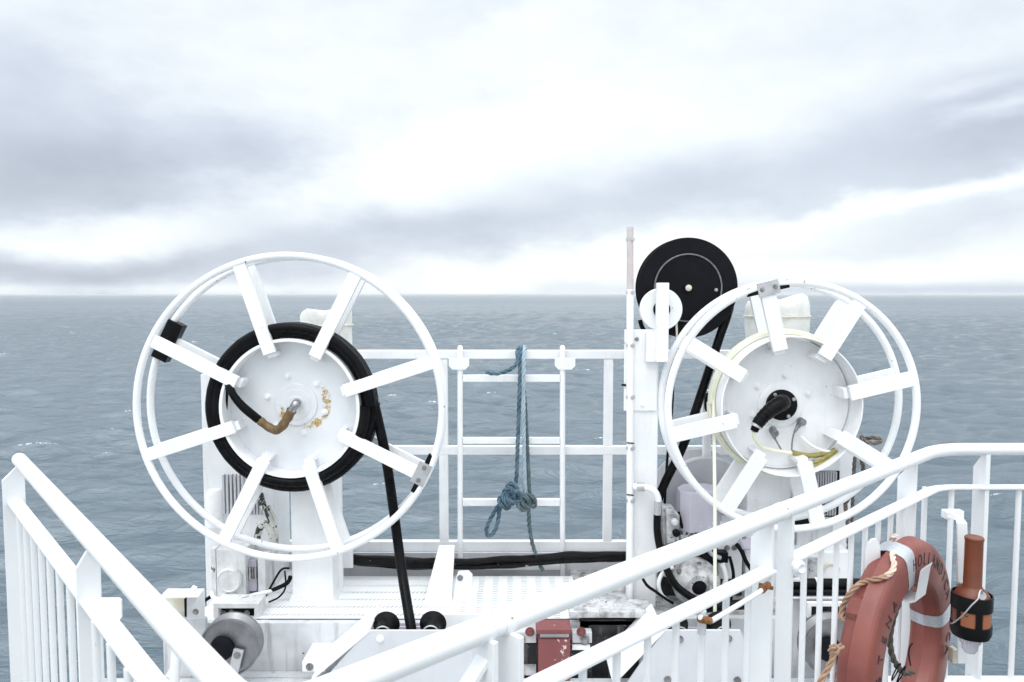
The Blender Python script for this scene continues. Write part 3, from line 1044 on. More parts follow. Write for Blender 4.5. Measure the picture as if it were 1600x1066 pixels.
mb.tube(resample([P(418, 925, 3.985), P(436, 918, 4.0), P(450, 910, 4.02), P(454, 900, 4.03)], .01), .012, 8)
mb.tube(resample([P(404, 945, 3.98), P(416, 930, 3.98), P(428, 908, 4.0), P(440, 890, 4.0), P(452, 888, 4.02)], .01), .006, 8)
mb.tube(resample([P(420, 941, 4.0), P(436, 933, 4.0), P(446, 918, 4.0), P(445, 892, 4.0)], .01), .005, 8)
mb.build('cable', m_cable, mo)
# peeling hose cluster
mb = MB()
mb.tube(resample([P(406, 772, 4.16), P(411, 790, 4.14), P(421, 806, 4.12), P(428, 825, 4.12), P(430, 850, 4.12), P(428, 864, 4.12)], .01), .020, 12)
mb.tube(resample([P(402, 840, 4.13), P(406, 826, 4.12), P(414, 818, 4.12), P(424, 832, 4.10), P(426, 848, 4.10)], .01), .020, 12)
mb.tube(resample([P(420, 790, 4.13), P(425, 800, 4.12), P(431, 815, 4.11), P(432, 848, 4.11)], .01), .007, 8)
tag(mb.build('peeling_hose', m_peel), 'hose with black and white peeling coating left of the left pedestal', 'hose')

# hooded junction box at far left
jb = thing('junction_box', P(285, 966, 3.62), 'white hooded steel box with a single bolt, left of the winch motor', 'box')
mb = MB()
mb.prism([P(250, 934, 3.56), P(310, 934, 3.56), P(320, 922, 3.70), P(262, 922, 3.70)], (0, 0, .008))
mb.build('hood', m_white, jb, bevel=.002)
mb = MB()
mb.prism([P(292, 934.5, 3.60), P(308, 934.5, 3.60), P(319, 923, 3.69), P(319, 968, 3.69), P(292, 968, 3.60)], (0, .010, 0))
mb.build('side_plate', m_white, jb, bevel=.002)
MB().pbox(250, 935, 290, 975, 3.72, .02).build('back_plate', m_yellowed, jb)
mb = MB()
mb.pbox(288, 936, 291.5, 964, 3.66, .02)
mb.build('gasket', m_dark, jb)
MB().bolt(P(306, 956, 3.61), -Yv, S(3.2, CL)).build('bolt', m_bolt, jb)
MB().pbox(255, 967, 322, 1063, 3.67, .03).build('mounting_plate', m_grime, jb, bevel=.003)
mb = MB()
mb.tube([P(301, 922, 3.66), P(303, 918, 3.66), P(306, 920, 3.66)], .012, 10)
mb.build('lug', m_white, jb)
mb = MB()
mb.cyl(P(273, 1064, 3.50), P(276, 1005, 3.50), S(7, CL), 16)
mb.prism([P(257, 1058, 3.52), P(270, 1036, 3.52), P(270, 1061, 3.52)], (0, .02, 0))
mb.build('stay', m_white, jb, bevel=.001)


def sheave(cx, cy, rpx, Y, label):
    c = P(cx, cy, Y)
    R = S(rpx, c)
    root = thing('guide_sheave', c, label, 'pulley', 'grey guide sheaves below the platform')
    mb = MB()
    mb.lathe(c, Yv, [(0, .012), (R * .93, .012), (R * .95, 0), (R, 0), (R, .012), (R * .84, .03), (R * .80, .045), (R * .84, .06), (R, .078), (R, .09), (0, .09)], 72)
    mb.build('wheel', m_steel, root, smooth=25)
    mb = MB()
    mb.lathe(c + Vector((-R * .2, -.001, R * .02)), -Yv, [(R * .42, 0), (R * .40, .018), (R * .25, .03), (0, .03)], 32)
    mb.build('greasy_hub', m_dark, root)
    q_ = c + Vector((R * .30, -.012, -R * .35))
    mb = MB()
    dd = Vector((.25, 0, 1)).normalized()
    mb.bar(q_ - dd * R * .42, q_ + dd * R * .36, R * .34, .018, up=Yv)
    pl = mb.build('keeper_plate', m_alu, root, bevel=.002)
    MB().bolt(q_ + dd * R * .18 - Yv * .009, -Yv, R * .085).build('bolt', m_bolt, pl)
    MB().cyl(c + Yv * .085, c + Yv * .26, R * .2, 20).build('axle', m_dark, root)


sheave(357, 1013, 46, 3.50, 'grey steel sheave with black hub below the winch motor at left')
sheave(1303, 1014, 47, 3.50, 'grey steel sheave seen between the balusters left of the lifebuoy')

# ------------------------------------------------------------------ roller fairleads


def fairlead(pts_front, bars, rollers, bolts, label, rr_px):
    Y = 3.45
    cx = sum(p[0] for p in pts_front) / len(pts_front)
    root = thing('roller_fairlead', P(cx, 1066, Y), label, 'fairlead', 'roller fairleads in front of the platform')
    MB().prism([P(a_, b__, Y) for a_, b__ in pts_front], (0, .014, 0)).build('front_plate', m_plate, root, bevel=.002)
    for (a0, a1) in bars:
        mb = MB()
        p0, p1 = P(*a0, Y - .004), P(*a1, Y - .004)
        d = (p1 - p0).normalized()
        n = d.cross(Yv).normalized()
        mb.prism([p0, p1, p1 + Yv * .31, p0 + Yv * .31], n * .012)
        mb.build('side_flange', m_white, root, bevel=.002)
    for rx, ry, rot in rollers:
        c = P(rx, ry, Y + .03)
        R = S(rr_px, c)
        mb = MB()
        mb.lathe(c, Yv, [(R * .34, -.002), (R * .62, -.002), (R * .66, .01), (R * .62, .03), (R * .66, .06), (R * .78, .085), (R * 1.05, .10), (R * 1.08, .106), (R * 1.0, .115), (0, .115)], 40)
        ro = mb.build('roller', m_rubber, root)
        mb = MB()
        mb.ring(c + Yv * -.002, R * .62, .004, 40, 6)
        mb.lathe(c, Yv, [(0, .008), (R * .33, .008), (R * .33, -.006), (0, -.006)], 24)
        mb.build('roller_pin', m_alu, ro)
    for bx, by in bolts:
        MB().bolt(P(bx, by, Y), -Yv, S(4.2, P(bx, by, Y))).build('bolt', m_white if bx < 900 else m_bolt, root)
    MB().pbox(min(r_[0] for r_ in rollers) - 8, min(r_[1] for r_ in rollers) - 10, max(r_[0] for r_ in rollers) + 8, 1060, Y + .262, .012).build('back_plate', m_lilac, root)


fairlead([(574, 985.5), (712, 985.5), (780, 1075), (495, 1075)], [((575, 985), (486, 1060))],
         [(598, 991, 0), (673, 990, 0)], [(594, 998)], 'white roller fairlead with two black rollers guiding the thick black cable', 20)
fairlead([(1038, 985), (1157, 985), (1195, 1075), (975, 1075)], [((1036, 985), (957, 1068))],
         [(1062, 992, 0), (1131, 991, 0)], [(1062, 999), (1138, 998), (1043, 1062), (1152, 1063)], 'white roller fairlead with two black rollers guiding the yellow line', 20)
# little lug plate at its foot
lg = thing('lug_plate', P(486, 1052, 3.6), 'small white lug plate with a bolt on the lower edge of the girder', 'bracket')
MB().pbox(472, 1034, 508, 1050, 3.56, .2).build('plate', m_white, lg, bevel=.003)
MB().bolt(P(484, 1042, 3.56), -Yv, S(4, CL)).build('bolt', m_bolt, lg)
mb = MB()
mb.prism([P(493, 1034, 3.57), P(501, 1018, 3.57), P(506, 1022, 3.57), P(506, 1034, 3.57)], (0, .02, 0))
mb.build('gusset', m_white, lg)

# ------------------------------------------------------------------ red box and greasy gear between the fairleads
rb = thing('red_box', P(866, 1066, 3.66), 'chipped red steel box below the slotted walkway, among greasy black gear', 'box')
MB().pbox(841, 999, 891, 1085, 3.63, .10).build('body', m_red, rb, bevel=.004)
mb = MB()
mb.pbox(838, 984, 893, 991, 3.61, .12)
mb.build('lid', m_red, rb, bevel=.003)
mb = MB()
mb.pbox(844, 991, 889, 999, 3.65, .06)
mb.build('slot', m_grime, rb)
gr = thing('greasy_gear', P(850, 1066, 3.7), 'greasy blackened shaft housing behind the red box', 'machinery')
MB().pbox(800, 1006, 925, 1085, 3.70, .04).build('housing', m_grease_shade, gr, bevel=.004)
MB().pbox(905, 968, 1004, 1085, 3.80, .04).build('housing', m_grease_shade, gr, bevel=.004)
MB().pbox(800, 988, 838, 1005, 3.69, .05).build('flange', m_grey, gr, bevel=.003)
MB().pbox(800, 1042, 838, 1056, 3.67, .03).build('flange', m_dirty, gr, bevel=.003)
MB().pbox(894, 988, 925, 1005, 3.69, .05).build('flange', m_grey, gr, bevel=.003)
MB().pbox(894, 1009, 922, 1016, 3.68, .05).build('flange', m_white, gr, bevel=.002)
for bx, by in ((814, 1000), (813, 1058), (914, 999), (828, 987), (908, 987)):
    MB().bolt(P(bx, by, 3.685), -Yv, S(5, CL)).build('bolt', m_bolt if by > 990 else m_red, gr)
mb = MB()
cc = P(950, 975, 3.72)
mb.lathe(Vector((P(916, 975, 3.86).x, 3.90, P(916, 978, 3.86).z)), X, [(0, 0), (.10, 0), (.105, .01), (.105, .32), (.10, .33), (0, .33)], 40)
mb.build('shaft_drum', m_grease_shade, gr)
MB().pbox(890, 956, 1020, 966, 3.72, .16).build('drip_edge', m_dirty, gr, bevel=.004)

# ------------------------------------------------------------------ right-hand mast with pulleys
YM = 3.98
ms = thing('pulley_mast', P(1005, 950, YM), 'white steel mast with clamped side pipe carrying the black pulley', 'mast')
MB().pbox(992, 560, 1027, 950, YM, .12).build('post', m_white, ms, bevel=.004)
mb = MB()
mb.pbox(975.5, 515, 1027, 642, YM - .014, .014)
mb.pbox(979, 640, 996, 950, YM - .004, .004)
mb.build('face_plate', m_white, ms, bevel=.002)
MB().cyl(P(984.5, 950, YM - .03), P(984.5, 452, YM - .03), S(5.6, P(985, 600, YM)), 16).build('side_pipe', m_white, ms)
MB().cyl(P(984.5, 452, YM - .03), P(984.5, 355, YM - .03), S(5.2, P(985, 600, YM)), 16).build('pipe_end', m_pink, ms)
for by in (374, 457, 540, 621, 701, 783):
    mb = MB()
    mb.bolt(P(987, by, YM - .045), -Yv, S(2.7, CL))
    mb.pbox(979.5, by - 2.4, 992, by + 2.4, YM - .043, .03)
    mb.build('pipe_clamp', m_alu, ms)
for bx, by in ((985, 522), (995, 530), (1011, 545), (1004, 633)):
    MB().bolt(P(bx, by, YM - .015), -Yv, S(2.4, CL)).build('bolt', m_white if by > 540 else m_bolt, ms)
mb = MB()
mb.tube([P(971, 601.5, YM - .02), P(978, 602, YM - .02)], .006, 8)
mb.tube([P(979, 692, YM - .05), P(991, 693, YM - .05)], .0035, 6)
mb.tube([P(979, 773, YM - .05), P(990, 774, YM - .05)], .0035, 6)
mb.build('wire_tie', m_dark, ms)
MB().pbox(1026.8, 442, 1045, 566, YM - .10, .05).build('pulley_bracket', m_white, ms, bevel=.003)
MB().pbox(1010, 520, 1044, 566, YM - .05, .03).build('pulley_bracket', m_white, ms, bevel=.003)

bp_ = thing('black_pulley', P(1074, 450, 4.1), 'large flat black pulley disc at the mast head', 'pulley')
c = P(1075, 450, 4.06)
R = S(78.5, c)
mb = MB()
mb.lathe(c, Yv, [(0, 0), (R * .64, 0), (R * .65, -.004), (R * .685, -.004), (R * .695, 0), (R * .985, .002), (R, .008), (R * .9, .03), (R * .9, .05), (R, .07), (R, .08), (0, .085)], 120)
mb.build('disc', m_dark, bp_, smooth=25)
mb = MB()
mb.lathe(c - Yv * .001, -Yv, [(S(7.5, c), 0), (S(7.5, c), .012), (S(4, c), .013), (0, .013)], 24)
hb = mb.build('hub', m_dark, bp_)
MB().bolt(c - Yv * .014, -Yv, S(3.4, c)).build('bolt', m_yellowed, hb)
MB().bolt(c + Vector((S(44, c), 0, -S(3, c))), -Yv, S(1.8, c)).build('bolt', m_alu, bp_)
mb = MB()
mb.ring(c - Yv * .0035, R * .667, .0045, 96, 6)
mb.build('worn_ring', m_scuff, bp_)
MB().cyl(c + Yv * .08, c + Yv * .3, R * .12, 20).build('axle', m_dark, bp_)
mb = MB()
mb.bar(P(1044, 520, 4.20), P(1078, 440, 4.20), .07, .03, up=Yv)
mb.bar(P(1015, 540, 4.20), P(1044, 520, 4.20), .07, .03, up=Yv)
mb.build('bearing_arm', m_white, bp_, bevel=.003)

wp = thing('white_pulley', P(1033, 484, 3.93), 'small pale grey pulley disc behind the flat bar on the mast', 'pulley')
c = P(1033.5, 483.5, 3.97)
R = S(33, c)
MB().lathe(c, Yv, [(0, 0), (R * .97, 0), (R, .004), (R * .9, .015), (R, .028), (R, .032), (0, .032)], 72).build('disc', m_alu if False else m_white, wp, smooth=25)
MB().cyl(c - Yv * .014, c + Yv * .05, R * .40, 24).build('hub', m_dark, wp)
mb = MB()
mb.tube([P(1057, 505, 4.0), P(1058, 530, 4.0)], .006, 8)
mb.build('guide_wire', m_yellowed, wp)

mb = MB()
mb.tube(resample([P(1140, 480, 4.12), P(1134, 500, 4.10), P(1125, 525, 4.09), P(1098, 608, 4.07), P(1068, 695, 4.06), P(1040, 752, 4.05), P(1025, 790, 4.05)], .04), .0245, 14)
tag(mb.build('pulley_cable', m_cable), 'black cable slanting down from the large black pulley behind the right reel', 'cable')
mb = MB()
mb.tube(resample([P(1052, 590, 4.12), P(1050, 640, 4.10), P(1043, 712, 4.08), P(1039, 780, 4.05), P(1038, 800, 4.03)], .04), .0075, 8)
tag(mb.build('thin_cable', m_cable), 'thin black wire hanging beside the mast over the grey drum', 'cable')
mb = MB()
mb.tube(resample([P(1000, 500, 4.02), P(1002, 508, 4.02), P(1006, 516, 4.02)], .01), .012, 8)
mb.build('cable_guide', m_cable, ms)

# hydraulic hose from the mast pipe
hh_ = thing('hydraulic_hose', P(1030, 930, 3.9), 'black hydraulic hose with a bent metal fitting, right of the mast foot', 'hose')
mb = MB()
mb.tube(resample([P(990, 761, 3.94), P(998, 761, 3.93), P(1010, 762, 3.92), P(1022, 767, 3.91), P(1028, 778, 3.91), P(1028.5, 786, 3.91)], .008), .018, 14)
mb.build('pipe_elbow', m_white, hh_)
mb = MB()
mb.cyl(P(996, 761, 3.935), P(1007, 761, 3.925), .024, 14)
mb.cyl(P(1028, 783, 3.91), P(1027, 804, 3.91), .020, 16)
mb.build('ferrule', m_alu, hh_)
mb = MB()
mb.tube(resample([P(1027, 804, 3.91), P(1027, 830, 3.91), P(1031, 855, 3.9), P(1040, 885, 3.88), P(1054, 912, 3.86), P(1072, 928, 3.84), P(1092, 940, 3.82)], .02), .020, 14)
mb.build('hose', m_rubber, hh_)
mb = MB()
mb.tube(resample([P(1004, 904, 3.9), P(1012, 916, 3.88), P(1024, 924, 3.88), P(1036, 933, 3.86), P(1052, 943, 3.85)], .02), .008, 8)
mb.build('thin_hose', m_cable, hh_)

# hydraulic winch behind
hw = thing('hydraulic_winch', P(1100, 950, 4.1), 'grey drum winch with lilac motor housing and grimy valves behind the right handrail', 'winch')
c = P(1104, 792, 4.22)
R = S(79, c)
MB().lathe(c, Yv, [(0, 0), (R * .96, 0), (R, .012), (R, .02), (R * .8, .03), (R * .8, .2), (R, .21), (R, .22), (0, .22)], 96).build('drum', m_grey, hw, smooth=25)
mb = MB()
zc0, zc1 = P(1085, 762, 4.06).z, P(1085, 822, 4.06).z
hexp = [(1057, 4.06), (1063, 3.98), (1079, 3.93), (1118, 3.97), (1128, 4.08), (1100, 4.16), (1066, 4.14)]
mb.prism([Vector((P(px, 790, yy).x, yy, zc1)) for px, yy in hexp], (0, 0, zc0 - zc1))
mb.build('motor_housing', m_lilac, hw, bevel=.004)
mb = MB()
for k in range(7):
    mb.pbox(1068 + k * 7, 823, 1072 + k * 7, 836, 3.97, .1)
mb.pbox(1064, 836, 1124, 842, 3.98, .12)
mb.build('cooling_fins', m_dirty, hw)
mb = MB()
mb.pbox(1034, 792, 1041, 852, 3.93, .14)
mb.prism([P(1041.2, 796, 3.92), P(1056, 798, 3.92), P(1062, 806, 3.92), P(1061, 846, 3.92), P(1041.2, 850, 3.92)], (0, .12, 0))
vb = mb.build('valve_block', m_dirty, hw, bevel=.003)
for bx, by in ((1053, 815), (1056, 832)):
    mb = MB()
    mb.lathe(P(bx, by, 3.92), -Yv, [(S(6, CL), 0), (S(6, CL), .02), (S(3.5, CL), .03), (0, .03)], 20)
    mb.build('valve_knob', m_grey if by < 820 else m_dark, vb)
c2 = P(1091, 916, 3.90)
mb = MB()
mb.lathe(c2, -Yv, [(S(36, c2), -.12), (S(38, c2), -.04), (S(33, c2), 0), (S(24, c2), .02), (S(20, c2), .03), (S(12, c2), .03), (S(11, c2), .01), (0, .01)], 40)
mb.build('gear_housing', m_dirty, hw)
MB().lathe(c2, -Yv, [(S(11, c2), .006), (S(10, c2), .028), (S(5, c2), .034), (0, .034)], 24).build('shaft_end', m_dark, hw)
mb = MB()
mb.pbox(1122, 815, 1160, 905, 4.05, .12)
mb.build('frame', m_white, hw, bevel=.004)
mb = MB()
mb.pbox(1120, 864, 1138, 880, 3.98, .06)
mb.pbox(1096, 862, 1112, 872, 3.96, .1)
mb.build('coupling', m_dark, hw, bevel=.003)
mb = MB()
mb.lathe(P(1165, 848, 3.98), Vector((.2, -.3, -1)), [(0, -.02), (.036, -.02), (.036, .03), (.026, .035), (.026, .06), (0, .06)], 20)
mb.build('filler_cap', m_lilac, hw)
mb = MB()
mb.tube(resample([P(1052, 886, 3.92), P(1036, 895, 3.91), P(1029, 912, 3.9), P(1034, 930, 3.9), P(1046, 940, 3.9)], .02), .011, 10)
mb.build('grey_hose', m_white, hw)
mb = MB()
mb.tube(resample([P(1150, 850, 3.98), P(1158, 860, 3.96), P(1166, 878, 3.95), P(1174, 890, 3.95)], .02), .012, 10)
mb.build('black_hose', m_cable, hw)
mb = MB()
mb.tube(resample([P(1060, 800, 3.98), P(1064, 815, 3.97), P(1066, 825, 3.97)], .02), .008, 8)
mb.build('black_hose', m_cable, hw)
MB().pbox(1029, 846, 1160, 966, 4.12, .04).build('back_plate', m_grease_shade, hw)  # black plate stands in for the shaded gaps behind the valves
for k, pth in enumerate((((1044, 850), (1050, 866), (1046, 884), (1038, 900)), ((1068, 846), (1064, 866), (1072, 880)), ((1128, 880), (1134, 905), (1126, 930), (1130, 950)),
                         ((1140, 870), (1146, 900), (1141, 945)), ((1104, 852), (1112, 866), (1126, 872)), ((1030, 950), (1060, 956), (1096, 952), (1130, 958)))):
    MB().tube(resample([P(px, py, 4.0 - .01 * k) for px, py in pth], .012), (.012, .010, .014, .009, .012, .016)[k], 10).build('pipe', (m_dirty, m_cable, m_white, m_cable, m_alu, m_dirty)[k], hw)
MB().tube(resample([P(1090, 951, 3.68), P(1130, 947, 3.68), P(1182, 943, 3.68)], .03), .026, 14).build('pipe', m_rubber, hw)
for bx, by in ((1061, 893), (1070, 936), (1110, 934), (1119, 896), (1092, 882), (1147, 856), (1136, 856)):
    MB().bolt(P(bx, by, 3.915 if bx < 1125 else 4.045), -Yv, S(3.2, CL)).build('bolt', m_bolt, hw)

mb = MB()
mb.pbox(1098, 610, 1111, 648, 4.22, .06)
# small oval lamp beside right reel
lm = thing('bulkhead_lamp', P(1107, 650, 4.1), 'small dark oval fitting on a white plate left of the right reel drum', 'fitting')
mb.build('plate', m_white, lm, bevel=.006)
mb = MB()
mb.lathe(P(1105, 629, 4.215), -Yv, [(S(10, CL), 0), (S(9, CL), .012), (0, .014)], 28)
for v in mb.bm.verts:
    cz = P(1105, 629, 4.215)
    v.co.x = cz.x + (v.co.x - cz.x) * .55
    v.co.z = cz.z + (v.co.z - cz.z) * 1.7
mb.build('cover', m_dark, lm)
MB().cyl(P(1104, 965, 4.27), P(1104, 640, 4.27), .025, 14).build('stem', m_white, lm)

# ------------------------------------------------------------------ cabinet and clutter under the right reel
rc = thing('vent_cabinet', P(1290, 966, 4.2), 'white cabinet with a louvred panel below and behind the right reel', 'cabinet')
MB().pbox(1240, 690, 1333, 966, 4.24, .25).build('housing', m_white, rc, bevel=.006)
mb = MB()
for k in range(8):
    mb.pbox(1277 + k * 4.0, 738, 1279.2 + k * 4.0, 806, 4.205, .034)
mb.build('louvres', m_grey, rc)
MB().pbox(1275, 736, 1311, 808, 4.234, .005).build('louvre_recess', m_dark, rc)
mb = MB()
mb.prism([P(1244, 720, 4.10), P(1313, 716, 4.10), P(1313, 734, 4.10), P(1252, 738, 4.10)], (0, .12, 0))
mb.build('hood', m_white, rc, bevel=.004)
mb = MB()
mb.tube([P(1241, 760, 4.2), P(1247, 768, 4.19), P(1243, 780, 4.19), P(1249, 790, 4.19)], .012, 8)
mb.tube([P(1240, 772, 4.2), P(1249, 766, 4.17), P(1246, 784, 4.17)], .007, 8)
mb.build('wiring', m_darkrope, rc)
fr = thing('battery_box', P(1268, 815, 3.95), 'black rubber-faced box under the right reel, just above the handrail', 'box')
MB().pbox(1241, 784, 1274, 820, 4.02, .1).build('body', m_belt, fr, bevel=.004)
MB().pbox(1286, 789, 1293, 803, 4.02, .06).build('side_block', m_belt, fr, bevel=.003)
MB().pbox(1244, 821, 1300, 966, 4.06, .12).build('stand', m_grime, fr, bevel=.004)
mb = MB()
mb.pbox(1246, 862, 1330, 906, 3.96, .12)
tk = thing('oil_tank', P(1290, 906, 3.96), 'white oil tank with a yellowed filler ring behind the right balusters', 'tank')
mb.build('body', m_white, tk, bevel=.008)
mb = MB()
cq = P(1299, 893, 3.955)
mb.tube([cq + Vector((cos(t) * S(12, cq), 0, sin(t) * S(12, cq))) for t in np.linspace(.1, pi - .1, 24)], .008, 8)
mb.build('filler_ring', m_yellowed, tk)
MB().lathe(P(1270, 906, 3.94), Z, [(0, .12), (S(10, cq), .12), (S(11, cq), .1), (S(11, cq), 0), (0, 0)], 24).build('cap', m_dirty, tk)
MB().pbox(1244, 940, 1333, 962, 3.80, .2).build('stand', m_grime, tk, bevel=.004)
pb = thing('pipe_run', P(1285, 940, 3.75), 'horizontal black pipes crossing behind the balusters left of the lifebuoy', 'pipes')
for yy, rr_, y_ in ((913, 9, 3.76), (926, 5, 3.72), (935, 3, 3.70)):
    MB().cyl(P(1236, yy, y_), P(1345, yy, y_), S(rr_, CL), 18).build('pipe', m_rubber if rr_ != 3 else m_alu, pb)
for px in (1274, 1276.5):
    MB().ring(P(px, 913, 3.76), S(9.6, CL), .004, 24, 6, axis=X).build('clip', m_white, pb)
mb = MB()
mb.pbox(1262, 942, 1330, 948, 3.66, .02)
mb.pbox(1262, 948, 1268, 966, 3.66, .02)
mb.build('bracket', m_white, pb, bevel=.002)
MB().pbox(1232, 906, 1250, 1060, 3.74, .03).build('bracket', m_grime, pb)
MB().pbox(1268.5, 948.5, 1328, 967, 3.70, .03).build('recess_shade_box', m_grease_shade, pb)  # black box added for the shade in the recess below the pipes

# brown lanyard by the right reel
br = thing('brown_rope', P(1330, 910, 4.0), 'brown twisted rope looped beside the right reel and hanging to the balusters', 'rope')
mb = MB()
mb.rope(rp_px([(1345, 680, 4.06), (1350, 686, 4.05), (1362, 684, 4.02), (1374, 686, 4.0), (1376, 690, 3.99), (1366, 693, 3.99), (1352, 690, 4.02), (1346, 684, 4.05)]), .0115)
mb.build('loop', m_brown, br)
mb = MB()
mb.rope(rp_px([(1342, 706, 4.06), (1336, 716, 4.05), (1334, 740, 4.05), (1332, 790, 4.04), (1331, 850, 4.03), (1330, 906, 4.02)]), .0105)
mb.rope(rp_px([(1342, 708, 4.06), (1347, 722, 4.05), (1348, 742, 4.04), (1332, 770, 4.03), (1321, 788, 4.02), (1324, 806, 4.01), (1326, 850, 4.01), (1327, 906, 4.0)]), .012)
mb.build('hanging_end', m_brown, br)

# ------------------------------------------------------------------ the near railings
H1, H2, H3 = .575, .718, 1.46
a0, a1 = G(30, 718, H1), G(300, 1015, H1)
b0, b1 = G(580, 1053, H1), G(1300, 768, H1)
b2 = G(1560, 702, H1)


def isect(p, d, q, e_):
    # in plan
    den = d.x * e_.y - d.y * e_.x
    t = ((q.x - p.x) * e_.y - (q.y - p.y) * e_.x) / den
    return p + d * t


dL = (a0 - a1).normalized()
dR = (b1 - b0).normalized()
apex = isect(a1, dL, b0, dR)
corner = isect(b0, dR, b2, X)
RT = .0226
zH = 1.6 - H1


def fillet(p, c, q, r, n=10):
    """points rounding corner c"""
    d1, d2 = (p - c).normalized(), (q - c).normalized()
    ang_ = d1.angle(d2)
    tl = r / tan(ang_ / 2)
    s0, s1 = c + d1 * tl, c + d2 * tl
    return [((1 - t) ** 2) * s0 + 2 * (1 - t) * t * c + t * t * s1 for t in [i / n for i in range(n + 1)]]


def at_px(p, d, px):
    """point of the line at picture column px (pitch makes this an iteration)"""
    lo, hi = 0.0, 3.5
    def col(t):
        q_ = p + d * t
        v = q_ - CAM
        return 800 + F * v.x / v.dot(FW)
    inc = col(hi) > col(lo)
    for _ in range(50):
        m_ = (lo + hi) / 2
        if (col(m_) < px) == inc:
            lo = m_
        else:
            hi = m_
    return p + d * (lo + hi) / 2


def post(root, p, wdir, e_out, e_in, d, thick=.012, cham=.05):
    """flat plate post under the handrail; wdir points to its chamfered side"""
    zt_ = p.z - RT * .6
    q_ = [(e_in, zt_), (-.004, zt_), (-e_out, zt_ - cham), (-e_out, 0), (e_in, 0)]
    base = p - d * thick / 2
    pts_ = [Vector((base.x, base.y, 0)) - wdir * a_ + Z * b__ for a_, b__ in q_]
    return MB().prism(pts_, d * thick).build('post', m_rail, root, bevel=.0015)


def flat(root, name, p, q_, z, w=.045, t=.010):
    p, q_ = Vector((p.x, p.y, z)), Vector((q_.x, q_.y, z))
    return MB().bar(p, q_, w, t).build(name, m_rail, root, bevel=.003)


def rods(root, p, q_, n, z0, z1, r=.0085, skip=0):
    for i in range(1, n):
        c_ = p.lerp(q_, i / n)
        MB().cyl(Vector((c_.x, c_.y, z0)), Vector((c_.x, c_.y, z1)), r, 14).build('baluster', m_rail, root)


z2, z3 = 1.6 - H2, 1.6 - H3
pR = lambda px: at_px(apex, dR, px)
pL = lambda px: at_px(apex, dL, px)
S1, S2 = pR(772), pR(1226)

# left section with the bend towards the photographer
rl = thing('handrail_section', Vector((a0.x, a0.y, 0)), 'white tubular handrail at left, running towards the camera and turning at its near bend', 'railing', 'white handrail sections in front')
mb = MB()
end = a0 + dL * .0
path = [end] + fillet(end, apex, S1, .10) + [S1 - dR * .012]
mb.tube(path, RT, 28, caps=False)
n0 = len(mb.bm.verts)
mb.lathe(end, dL, [(RT, 0), (RT * .96, RT * .25), (RT * .8, RT * .55), (RT * .5, RT * .82), (0, RT * .95)], 28)
mb.build('handrail', m_rail, rl)
nL = Vector((-dL.y, dL.x, 0))
if nL.x > 0:
    nL = -nL
pA, pB = a0 - dL * .012, pL(143)
pC = pL(560)
post(rl, pA, nL, .054, .012, dL)
post(rl, pB, nL, .036, .016, dL)
nR = Vector((-dR.y, dR.x, 0))
if nR.y < 0:
    nR = -nR
PS1 = pR(757)
apx2 = Vector((apex.x, apex.y, 0))
flat(rl, 'middle_rail', a0 + nL * .02, apex, z2)
flat(rl, 'middle_rail', apex, PS1, z2)
flat(rl, 'bottom_rail', a0 + nL * .02, apex, z3 - .2)
rods(rl, pA + nL * .025, pB + nL * .025, 8, z3 - .2, z2)
LB = (pA - pB).length
nb = 12
for i in range(1, 10):
    c_ = pB - dL * (LB / 8 * i) + nL * .025
    if c_.y > .95:
        MB().cyl(Vector((c_.x, c_.y, z3 - .2)), Vector((c_.x, c_.y, z2)), .0085, 14).build('baluster', m_rail, rl)
post(rl, PS1, nR, .03, .03, dR, cham=.02)
mb = MB()
q0, q1 = Vector((PS1.x, PS1.y, zH - .05)) , Vector((PS1.x, PS1.y, z2)) - dR * .10
mb.bar(q0 - nR * .0, q1 - nR * .0 + Z * .0, .03, .012)
mb.build('gusset', m_rail, rl, bevel=.002)
# tab plate on a stay outside the left section
tb = thing('tab_plate', P(172, 968, 3.6), 'small rounded white tab plate standing outside the left handrail', 'bracket')
q = [(148, 935), (186, 935), (189.5, 938), (190, 965), (187, 969), (182, 970), (176, 967), (148, 967)]
MB().prism([P(a_, b__, 3.58) for a_, b__ in q], (0, .012, 0)).build('plate', m_white, tb, bevel=.003)
MB().cyl(P(156, 1070, 3.61), P(156, 940, 3.61), .014, 12).build('stay', m_white, tb)

# removable middle section
rm = thing('handrail_section', Vector((S1.x, S1.y, 0)), 'white removable handrail panel rising from the bend to the double post, rusty latch rod beneath', 'railing', 'white handrail sections in front')
mb = MB()
mb.tube([S1 + dR * .012, S2 - dR * .010], RT, 28)
mb.tube([S1 - dR * .03, S1 + dR * .03], RT * .93, 28)
mb.build('handrail', m_rail, rm)
for s_ in (S1 + dR * .012, S2 - dR * .034):
    mb = MB()
    mb.tube([s_, s_ + dR * .024], RT * 1.06, 28)
    mb.build('sleeve', m_rail, rm, bevel=.002)
for s_ in (S1 + dR * .012, S2 - dR * .034):
    vv = (CAM - s_)
    vv = (vv - dR * vv.dot(dR)).normalized()
    pp = s_ + dR * .012 + vv * RT * 1.055
    MB().cyl(pp, pp + vv * .0015, .0022, 10).build('screw', m_bolt, rm)
pM0, pM1 = pR(788), pR(1204)
post(rm, pM0, nR, .045, .045, dR, cham=.05)
post(rm, pM1, nR, .052, .010, dR, cham=.055)
flat(rm, 'middle_rail', pM0, pM1, z2)
flat(rm, 'bottom_rail', pM0, pM1, z3)
rods(rm, pM0, pM1, 9, z3, z2)
